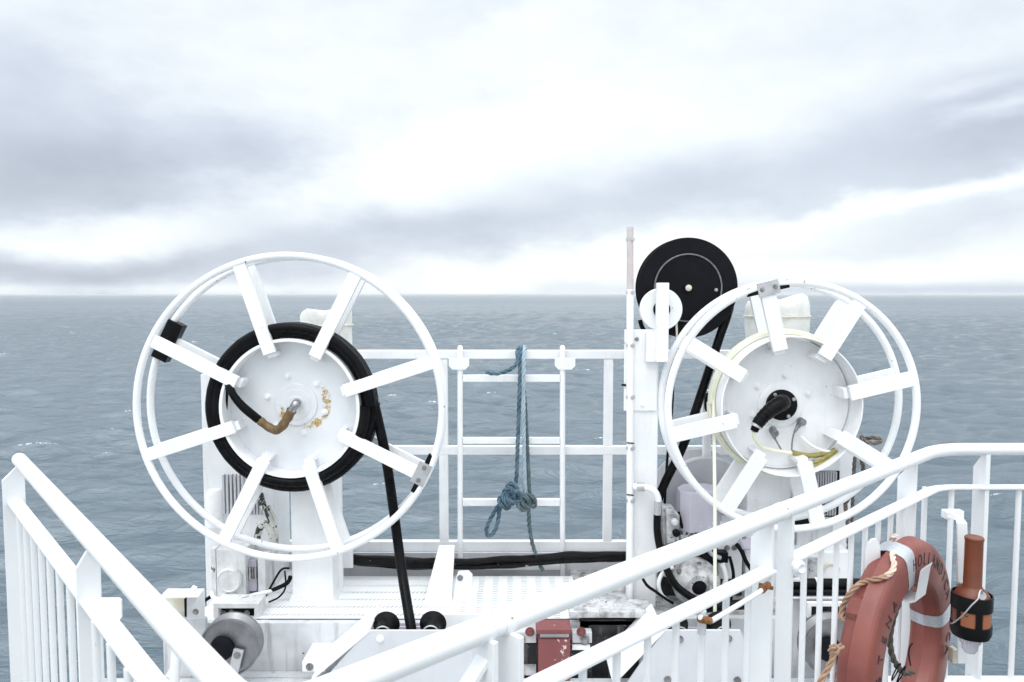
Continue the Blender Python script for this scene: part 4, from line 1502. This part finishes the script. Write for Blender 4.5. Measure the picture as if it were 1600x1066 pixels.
# latch rod with rusty ends
mb = MB()
lt = []
for px, dz, out_ in ((1080, -.012, .026), (1094, -.030, .03), (1104, -.031, .03), (1165, -.024, .03), (1176, -.020, .03)):
    q_ = pR(px)
    lt.append(Vector((q_.x, q_.y, z2 + dz)) - nR * out_)
mb.tube(resample(lt, .01), .0062, 10)
ld = mb.build('latch_rod', m_rail, rm)
mb = MB()
q_ = lt[-1]
mb.tube([q_ - dR * .004, q_ + dR * .030 + Z * .006], [.010, .008], 10)
mb.lathe(q_ + dR * .018 + Z * .003, (dR * .3 + Z), [(0, .004), (.018, .004), (.018, -.004), (0, -.004)], 20)
mb.build('rusty_eye', m_rust, ld)
mb = MB()
mb.tube([lt[0] - Z * .004, lt[1]], [.009, .008], 10)
mb.build('rusty_stud', m_rust, ld)
q_ = pR(1088)
MB().cyl(Vector((q_.x, q_.y, z2 - .06)) - nR * .018, Vector((q_.x, q_.y, z2 - .005)) - nR * .018, .010, 14).build('latch_pin', m_grey, ld)

# right section turning the corner
rr2 = thing('handrail_section', Vector((corner.x, corner.y, 0)), 'white handrail at right that bends round the corner behind the lifebuoy', 'railing', 'white handrail sections in front')
far = Vector((3.4, corner.y, zH))
mb = MB()
mb.tube([S2 + dR * .006] + fillet(S2, corner, far, .30, 14) + [far], RT, 28)
mb.tube([S2 - dR * .03, S2 + dR * .03], RT * .93, 28)
mb.build('handrail', m_rail, rr2)
pN0 = pR(1231)
pN1 = pR(1430)
post(rr2, pN0, nR, .026, .018, dR, cham=.004)
post(rr2, pN1, nR, .054, .008, dR, cham=.06)
c2_ = Vector((corner.x, corner.y, z2))
fl = fillet(Vector((pN1.x, pN1.y, z2)), c2_, Vector((far.x, far.y, z2)), .20, 8)
flat(rr2, 'middle_rail', pN0, pN1, z2)
mb = MB()
sw = [Vector((pN1.x, pN1.y, z2)) + dR * .007] + [v for v in fl if (v - Vector((pN1.x, pN1.y, z2))).dot(dR) > .012] + [Vector((far.x, far.y, z2))]
L_, R_ = [], []
for i, v in enumerate(sw):
    t_d = (sw[min(i + 1, len(sw) - 1)] - sw[max(i - 1, 0)]).normalized()
    s_d = t_d.cross(Z)
    L_.append([mb.bm.verts.new(v + s_d * w_ + Z * h_) for w_, h_ in ((-.0225, -.005), (.0225, -.005), (.0225, .005), (-.0225, .005))])
for i in range(len(L_) - 1):
    for k in range(4):
        l = (k + 1) % 4
        mb.face([L_[i][k], L_[i][l], L_[i + 1][l], L_[i + 1][k]])
mb.face(L_[0])
mb.face(L_[-1][::-1])
mb.build('middle_rail', m_rail, rr2, bevel=.003)
yy = corner.y
pX = lambda px: at_px(Vector((0, yy, zH)), X, px)
p4 = pX(1541)
post(rr2, p4, Yv, .060, .016, X, thick=.016, cham=.065)
p5 = pX(1760)
post(rr2, p5, Yv, .060, .016, X, thick=.016, cham=.065)
rods(rr2, pN0, pN1, 9, z3, z2)
for px in (1447.5, 1489.5, 1595, 1642, 1690):
    c_ = pX(px)
    MB().cyl(Vector((c_.x, c_.y, z3)), Vector((c_.x, c_.y, z2)), .0098, 14).build('baluster', m_rail, rr2)
flat(rr2, 'bottom_rail', pN0, pN1, z3)
flat(rr2, 'bottom_rail', Vector((pN1.x, yy, 0)), far, z3)
# wing nut boss on the double post
qb = pR(1226)
mb = MB()
pb_ = Vector((qb.x, qb.y, z2)) - nR * .034 + dR * .004
mb.lathe(pb_, (-nR - dR * .4).normalized(), [(0, 0), (.017, 0), (.019, .012), (.012, .022), (.008, .020), (0, .012)], 20)
mb.build('clamp_nut', m_rail, rr2)

# ------------------------------------------------------------------ lifebuoy hung on the right section
uB = Vector((dR.x, dR.y, 0)).normalized()
nB = Vector((uB.y, -uB.x, 0))
cb_ = Vector((1.24, 2.30, 0))
# keep its back just clear of the balusters
dist = (cb_ - apex).dot(nB)
print('BUOY', dist)
BUOY = Vector((cb_.x, cb_.y, 1.6 - 1.15))
RO, RI, TH = .372, .222, .052


def buoy_pt(th, rad, cc_):
    """angle clockwise from the top as seen from the front"""
    return BUOY + uB * (sin(th) * rad) + Z * (cos(th) * rad) + nB * cc_


lb = thing('lifebuoy', BUOY - Z * RO, 'faded red ring lifebuoy with black lettering, silver bands and grab rope on the railing', 'lifebuoy')
mb = MB()
n = 144
rm_, hw_ = (RO + RI) / 2, (RO - RI) / 2
half = [(hw_, -.004), (hw_ - .003, .012), (hw_ - .006, .026), (hw_ - .0095, .036), (hw_ - .015, .0435), (hw_ - .023, .0485), (hw_ - .034, .0515),
        (.012, .053), (-.012, .053), (-hw_ + .034, .0515), (-hw_ + .023, .0485), (-hw_ + .015, .0435), (-hw_ + .0095, .036), (-hw_ + .006, .026), (-hw_ + .003, .012)]
sec = [(rm_ + a_, b__) for a_, b__ in half] + [(rm_ - a_, -b__) for a_, b__ in half]
NS = len(sec)
rows = []
for i in range(n):
    th = 2 * pi * i / n
    row = []
    near = min(abs(((math.degrees(th) - a_ + 180) % 360) - 180) for a_ in (-52, 38, 128, 218))
    for rd, cc_ in sec:
        # flats for the grab line on the outer rim
        rd2 = rd
        if near > 4.5 and rd > rm_ + hw_ * .35 and cc_ < -.006:
            rd2 = rd - .016
        row.append(mb.bm.verts.new(buoy_pt(th, rd2, cc_)))
    rows.append(row)
for i in range(n):
    A_, B_ = rows[i], rows[(i + 1) % n]
    for k in range(NS):
        l = (k + 1) % NS
        mb.face([A_[k], A_[l], B_[l], B_[k]])
bvh = BVHTree.FromBMesh(mb.bm)
mb.build('ring', m_buoy, lb, smooth=16)
for a_ in (-11, 79, 169, 259):
    mb = MB()
    rws = []
    for i in range(9):
        th = radians(a_ - 5.2 + 10.4 * i / 8)
        row = []
        for rd, cc_ in sec:
            s_ = 1.022
            row.append(mb.bm.verts.new(buoy_pt(th, rm_ + (rd - rm_) * s_, cc_ * s_)))
        rws.append(row)
    for i in range(8):
        for k in range(NS):
            l = (k + 1) % NS
            mb.face([rws[i][k], rws[i][l], rws[i + 1][l], rws[i + 1][k]])
    mb.build('reflective_band', m_reflect, lb, smooth=40)


def letter_mesh(ch, size):
    cu = bpy.data.curves.new('letter', 'FONT')
    cu.body = ch
    cu.size = size
    cu.align_x = 'CENTER'
    cu.align_y = 'CENTER'
    cu.extrude = .0006
    ob = bpy.data.objects.new('letter', cu)
    COL.objects.link(ob)
    dg = bpy.context.evaluated_depsgraph_get()
    me_ = bpy.data.meshes.new_from_object(ob.evaluated_get(dg))
    bpy.data.objects.remove(ob)
    bpy.data.curves.remove(cu)
    return me_


def add_letters(mb, word, angs, size, rad):
    for ch, a_ in zip(word, angs):
        me_ = letter_mesh(ch, size)
        th = radians(a_)
        rdir = uB * sin(th) + Z * cos(th)
        tdir = uB * cos(th) - Z * sin(th)
        base_ = []
        for v in me_.vertices:
            w = BUOY + rdir * (rad + v.co.y) + tdir * v.co.x * .82
            hit = bvh.ray_cast(w + nB * .5, -nB)
            pz = hit[0] + nB * (.0012 + v.co.z) if hit[0] is not None else w
            base_.append(mb.bm.verts.new(pz))
        for pl_ in me_.polygons:
            mb.face([base_[i] for i in pl_.vertices])
        bpy.data.meshes.remove(me_)


mb = MB()
add_letters(mb, 'STENA', [-84, -72, -61, -50, -39], .054, .286)
add_letters(mb, 'HOLLANDICA', [-6 + 7.9 * i for i in range(10)], .056, .312)
add_letters(mb, 'CA', [95, 103], .058, .305)
mb.build('lettering', m_ink, lb)


def on_buoy(px, py, off):
    r_ = FW + Vector(((px - 800) / F, 0, 0)) + UP * ((533 - py) / F)
    r_.normalize()
    h = bvh.ray_cast(CAM, r_)
    if h[0] is None:
        return None
    return h[0] - r_ * off


def path_on(pts_, off):
    o_ = []
    lastd = 1.9
    for px, py in pts_:
        q_ = on_buoy(px, py, off)
        o_.append(q_)
    ys = [q_.y for q_ in o_ if q_ is not None]
    for i, (px, py) in enumerate(pts_):
        if o_[i] is None:
            near_ = [o_[j].y for j in sorted(range(len(o_)), key=lambda j: abs(j - i)) if o_[j] is not None]
            o_[i] = P(px, py, near_[0])
    return o_


rope1 = path_on([(1401, 840), (1396, 838), (1393, 850), (1395, 870), (1397, 884), (1393, 894), (1384, 901), (1368, 905), (1352, 909), (1338, 916), (1329, 926)], .012) 
lastY = rope1[-1].y
rope1b = [rope1[-1]] + [P(1320, 940, lastY + .02), P(1315, 955, lastY + .02), P(1315, 966, lastY + .01), P(1322, 969, lastY)]
mb = MB().rope(rope1[:7], .0085)
mb.build('grab_rope', m_palerope, lb)
mb = MB().rope(rope1[5:] + rope1b[1:], .0085)
mb.build('grab_rope', m_manila, lb)
lowY = (on_buoy(1330, 1010, .0) or P(1330, 1010, 1.9)).y
mb = MB()
mb.rope(rp_px([(1316, 1008, lowY - .015), (1306, 1016, lowY - .02), (1298, 1013, lowY - .02), (1303, 1022, lowY - .03), (1296, 1040, lowY - .03), (1284, 1062, lowY - .03), (1270, 1090, lowY - .03)]), .0088)
mb.rope(rp_px([(1297, 1018, lowY - .03), (1303, 1010, lowY - .035), (1309, 1014, lowY - .035), (1305, 1021, lowY - .035), (1298, 1019, lowY - .02)]), .0082)
mb.build('grab_rope', m_manila, lb)
# dark line hanging inside the ring
mb = MB()
mb.rope(rp_px([(1407, 930, 2.22), (1403, 945, 2.22), (1396, 965, 2.22), (1391, 990, 2.22), (1391, 1010, 2.22), (1396, 1030, 2.22), (1404, 1044, 2.23), (1414, 1052, 2.24), (1426, 1050, 2.26)]), .0095)
tag(mb.build('lifeline', m_darkrope), 'dark weathered line hanging inside the lifebuoy', 'rope')
mb = MB()
for cx_, cy_, w_ in ((1400, 1050, 9), (1408, 1054, 8)):
    q0 = P(cx_, cy_, 2.22)
    mb.tube([q0 + uB * cos(t) * S(w_, q0) + Z * sin(t) * S(15, q0) + nB * .01 * sin(t) for t in np.linspace(0, 2 * pi, 25)[:-1]], .0022, 6, closed=True)
mb.tube(resample(rp_px([(1423, 1040, 2.3), (1420, 1025, 2.3), (1421, 1012, 2.3), (1426, 1005, 2.3)]), .01), .0022, 6)
tag(mb.build('wire_ring', m_dark), 'thin dark wire rings on the line inside the lifebuoy', 'wire')

# bracket that carries the buoy
bk = thing('lifebuoy_bracket', buoy_pt(0, RI, -.05), 'white flat-bar bracket with flared lip holding up the lifebuoy', 'bracket')
mb = MB()
wb = .045
prof = [(-.10, .200), (.050, .197), (.062, .204), (.074, .300), (.078, .308)]
A_, B_ = [], []
for cc_, bb in prof:
    for arr, s_ in ((A_, -1), (B_, 1)):
        arr.append(BUOY + uB * (s_ * wb + .0) + Z * bb + nB * cc_)
vt = [[mb.bm.verts.new(p + Z * h_) for p in arr] for arr in (A_, B_) for h_ in (0, -.006)]
a_t, a_b, b_t, b_b = vt
for i in range(len(prof) - 1):
    mb.face([a_t[i], a_t[i + 1], b_t[i + 1], b_t[i]])
    mb.face([a_b[i], b_b[i], b_b[i + 1], a_b[i + 1]])
    mb.face([a_t[i], a_b[i], a_b[i + 1], a_t[i + 1]])
    mb.face([b_t[i], b_t[i + 1], b_b[i + 1], b_b[i]])
mb.face([a_t[0], b_t[0], b_b[0], a_b[0]])
mb.face([a_t[-1], a_b[-1], b_b[-1], b_t[-1]])
mb.build('lip', m_rail, bk, bevel=.0015)
mb = MB()
tpl = P(1365, 866, 2.20)
q = [(1353, 888), (1353.5, 862), (1357, 850), (1363, 843), (1369, 842), (1374, 848), (1376, 860), (1376, 900), (1356, 900)]
mb.prism([P(a_, b__, 2.24) for a_, b__ in q], (0, .012, 0))
mb.build('back_plate', m_rail, bk, bevel=.002)
MB().bar(P(1366, 895, 2.25), BUOY + Z * .200 - nB * .10, .03, .008).build('arm', m_rail, bk, bevel=.001)

# ------------------------------------------------------------------ lifebuoy light on its holder
YS = 2.30
ll = thing('lifebuoy_light', P(1519, 1022, YS), 'orange self-igniting lifebuoy light hung lens down in a black collar by the right post', 'light')
axz = lambda py: P(1519, py, YS).z
cA = P(1519, 925, YS)
k1 = lambda px_: S(px_, cA)


def prof_px(lst):
    return [(k1(r_), axz(y_) - axz(925)) for r_, y_ in lst]


cB = Vector((cA.x, cA.y, axz(925)))
mb = MB()
mb.lathe(cB, Z, prof_px([(0, 838.5), (12.0, 838.5), (13.4, 840), (13.6, 842.5), (13.0, 844.5), (12.8, 846), (12.9, 914), (14.5, 917.5), (20, 922), (25, 929), (26.5, 935), (26.5, 990), (0, 990)]), 48)
mb.build('body', m_orange, ll)
mb = MB()
mb.lathe(cB, Z, prof_px([(26.6, 927), (28.4, 927), (28.8, 928.5), (28.8, 949), (27.0, 950), (26.7, 950)]), 48)
mb.lathe(cB, Z, prof_px([(26.7, 972), (27.0, 972), (28.8, 973), (28.8, 985), (26, 992), (0, 994)]), 48)
th0 = math.atan2(-1, 0)
for th in (-100, -160, 0, 60, 130):
    t = radians(th)
    dv = Vector((cos(t), sin(t), 0))
    tv = Vector((-sin(t), cos(t), 0))
    wz = .017 if th == -100 else .010
    p0 = cB + dv * k1(27.7)
    mb.bar(Vector((p0.x, p0.y, axz(977))), Vector((p0.x, p0.y, axz(942))), wz, .004, up=dv)
mb.build('collar', m_belt, ll, smooth=40)
mb = MB()
for a0_, a1_ in ((-86, -32), (-152, -112)):
    mb = MB()
    vs = []
    for i in range(9):
        t = radians(a0_ + (a1_ - a0_) * i / 8)
        dv = Vector((cos(t), sin(t), 0)) * k1(26.75)
        vs.append([mb.bm.verts.new(Vector((cB.x + dv.x, cB.y + dv.y, axz(y_)))) for y_ in (950, 972)])
    for i in range(8):
        mb.face([vs[i][0], vs[i + 1][0], vs[i + 1][1], vs[i][1]])
    mb.build('paper_label', m_label, ll)
mb = MB()
for k, (t_deg, y_) in enumerate([(-43, 950), (-43, 955), (-43, 961), (-43, 967), (-146, 947), (-140, 950), (-134, 948), (-144, 954), (-136, 955)]):
    t = radians(t_deg)
    dv = Vector((cos(t), sin(t), 0))
    tv = Vector((-sin(t), cos(t), 0))
    p0 = cB + dv * k1(26.95)
    z_ = axz(y_)
    mb.bar(Vector((p0.x, p0.y, z_)) - tv * k1(2.2 + (k % 2)), Vector((p0.x, p0.y, z_)) + tv * k1(2.2), k1(1.4), .0006, up=dv)
mb.build('label_print', m_ink, ll)
mb = MB()
mb.lathe(cB, Z, prof_px([(14.5, 993.5), (15, 996), (14.2, 1003), (12.2, 1006), (11.8, 1007), (11.0, 1014), (7.5, 1019), (0, 1021.5)]), 36)
mb.build('lens', m_lens, ll)
mb = MB()
for k in range(18):
    t = 2 * pi * k / 18
    dv = Vector((cos(t), sin(t), 0))
    mb.tube([Vector((cB.x, cB.y, axz(995))) + dv * k1(14.9), Vector((cB.x, cB.y, axz(1003))) + dv * k1(14.4)], .0012, 6)
mb.build('lens_ribs', m_lens, ll)
lh = thing('light_holder', P(1503, 1037, 2.42), 'white bent strap holder clamped to a baluster behind the orange light', 'bracket')
mb = MB()
sp_ = [(1479, 806, 2.44), (1490, 807, 2.42), (1500, 811, 2.40), (1504, 818, 2.385), (1504.5, 835, 2.385), (1504.5, 930, 2.385), (1504.5, 1037, 2.385)]
pts_ = [P(*v) for v in sp_]
for i in range(len(pts_) - 1):
    pass
hwid = S(7.5, pts_[4])
vts = []
for i, p in enumerate(pts_):
    if i < 3:
        d_ = Z
    else:
        d_ = X
    w_ = hwid if i >= 3 else S(5, p)
    if i == 2:
        d_ = (Z * .7 + X * .7)
    vts.append([mb.bm.verts.new(p - d_ * w_ + Yv * o_) for o_ in (0, .008)] + [mb.bm.verts.new(p + d_ * w_ + Yv * o_) for o_ in (.008, 0)])
for i in range(len(vts) - 1):
    for k in range(4):
        l = (k + 1) % 4
        mb.face([vts[i][k], vts[i][l], vts[i + 1][l], vts[i + 1][k]])
mb.face(vts[0])
mb.face(vts[-1][::-1])
mb.build('strap', m_rail, lh, bevel=.001)
MB().pbox(1478, 799, 1507, 812, 2.45, .03).build('clamp', m_white, lh, bevel=.003)
MB().pbox(1489, 1015, 1497, 1038, 2.42, .03).build('clamp', m_yellowed, lh, bevel=.004)
MB().bolt(P(1484, 808, 2.435), -Yv, S(2.6, cA)).build('bolt', m_white, lh)
mb = MB()
hookp = [P(1535, 928, 2.23), P(1533, 922, 2.22), P(1530, 927, 2.21), P(1528, 936, 2.20), P(1518, 946, 2.20), P(1504, 962, 2.21), P(1490, 973, 2.24), P(1486, 974, 2.3)]
mb.tube(resample(hookp, .006), .0022, 8)
mb.lathe(P(1534, 931, 2.235), Vector((0, -1, .3)), [(0, 0), (k1(6), 0), (k1(6), .004), (0, .004)], 16)
mb.build('lanyard', m_alu, ll)
mb = MB()
mb.tube(resample(rp_px([(1497, 914, 2.37), (1500, 910, 2.35), (1506, 912, 2.34), (1508, 918, 2.33)]), .005), .006, 8)
mb.build('hanging_eye', m_yellowed, lh)

# ------------------------------------------------------------------ sea haze
hz_m = bpy.data.materials.new('sea_haze')
hz_m.use_nodes = True
ht = hz_m.node_tree
ht.nodes.clear()
pv = N(ht, 'ShaderNodeVolumePrincipled', ins={'Color': (.93, .95, .97, 1), 'Density': .00010})
ho = N(ht, 'ShaderNodeOutputMaterial')
ht.links.new(pv.outputs[0], ho.inputs['Volume'])
mb = MB().box((-32000, -400, SEA_Z - 2.5), (32000, 32000, 3.2))
hz = mb.build('haze', hz_m, smooth=1)
hz['kind'] = 'stuff'
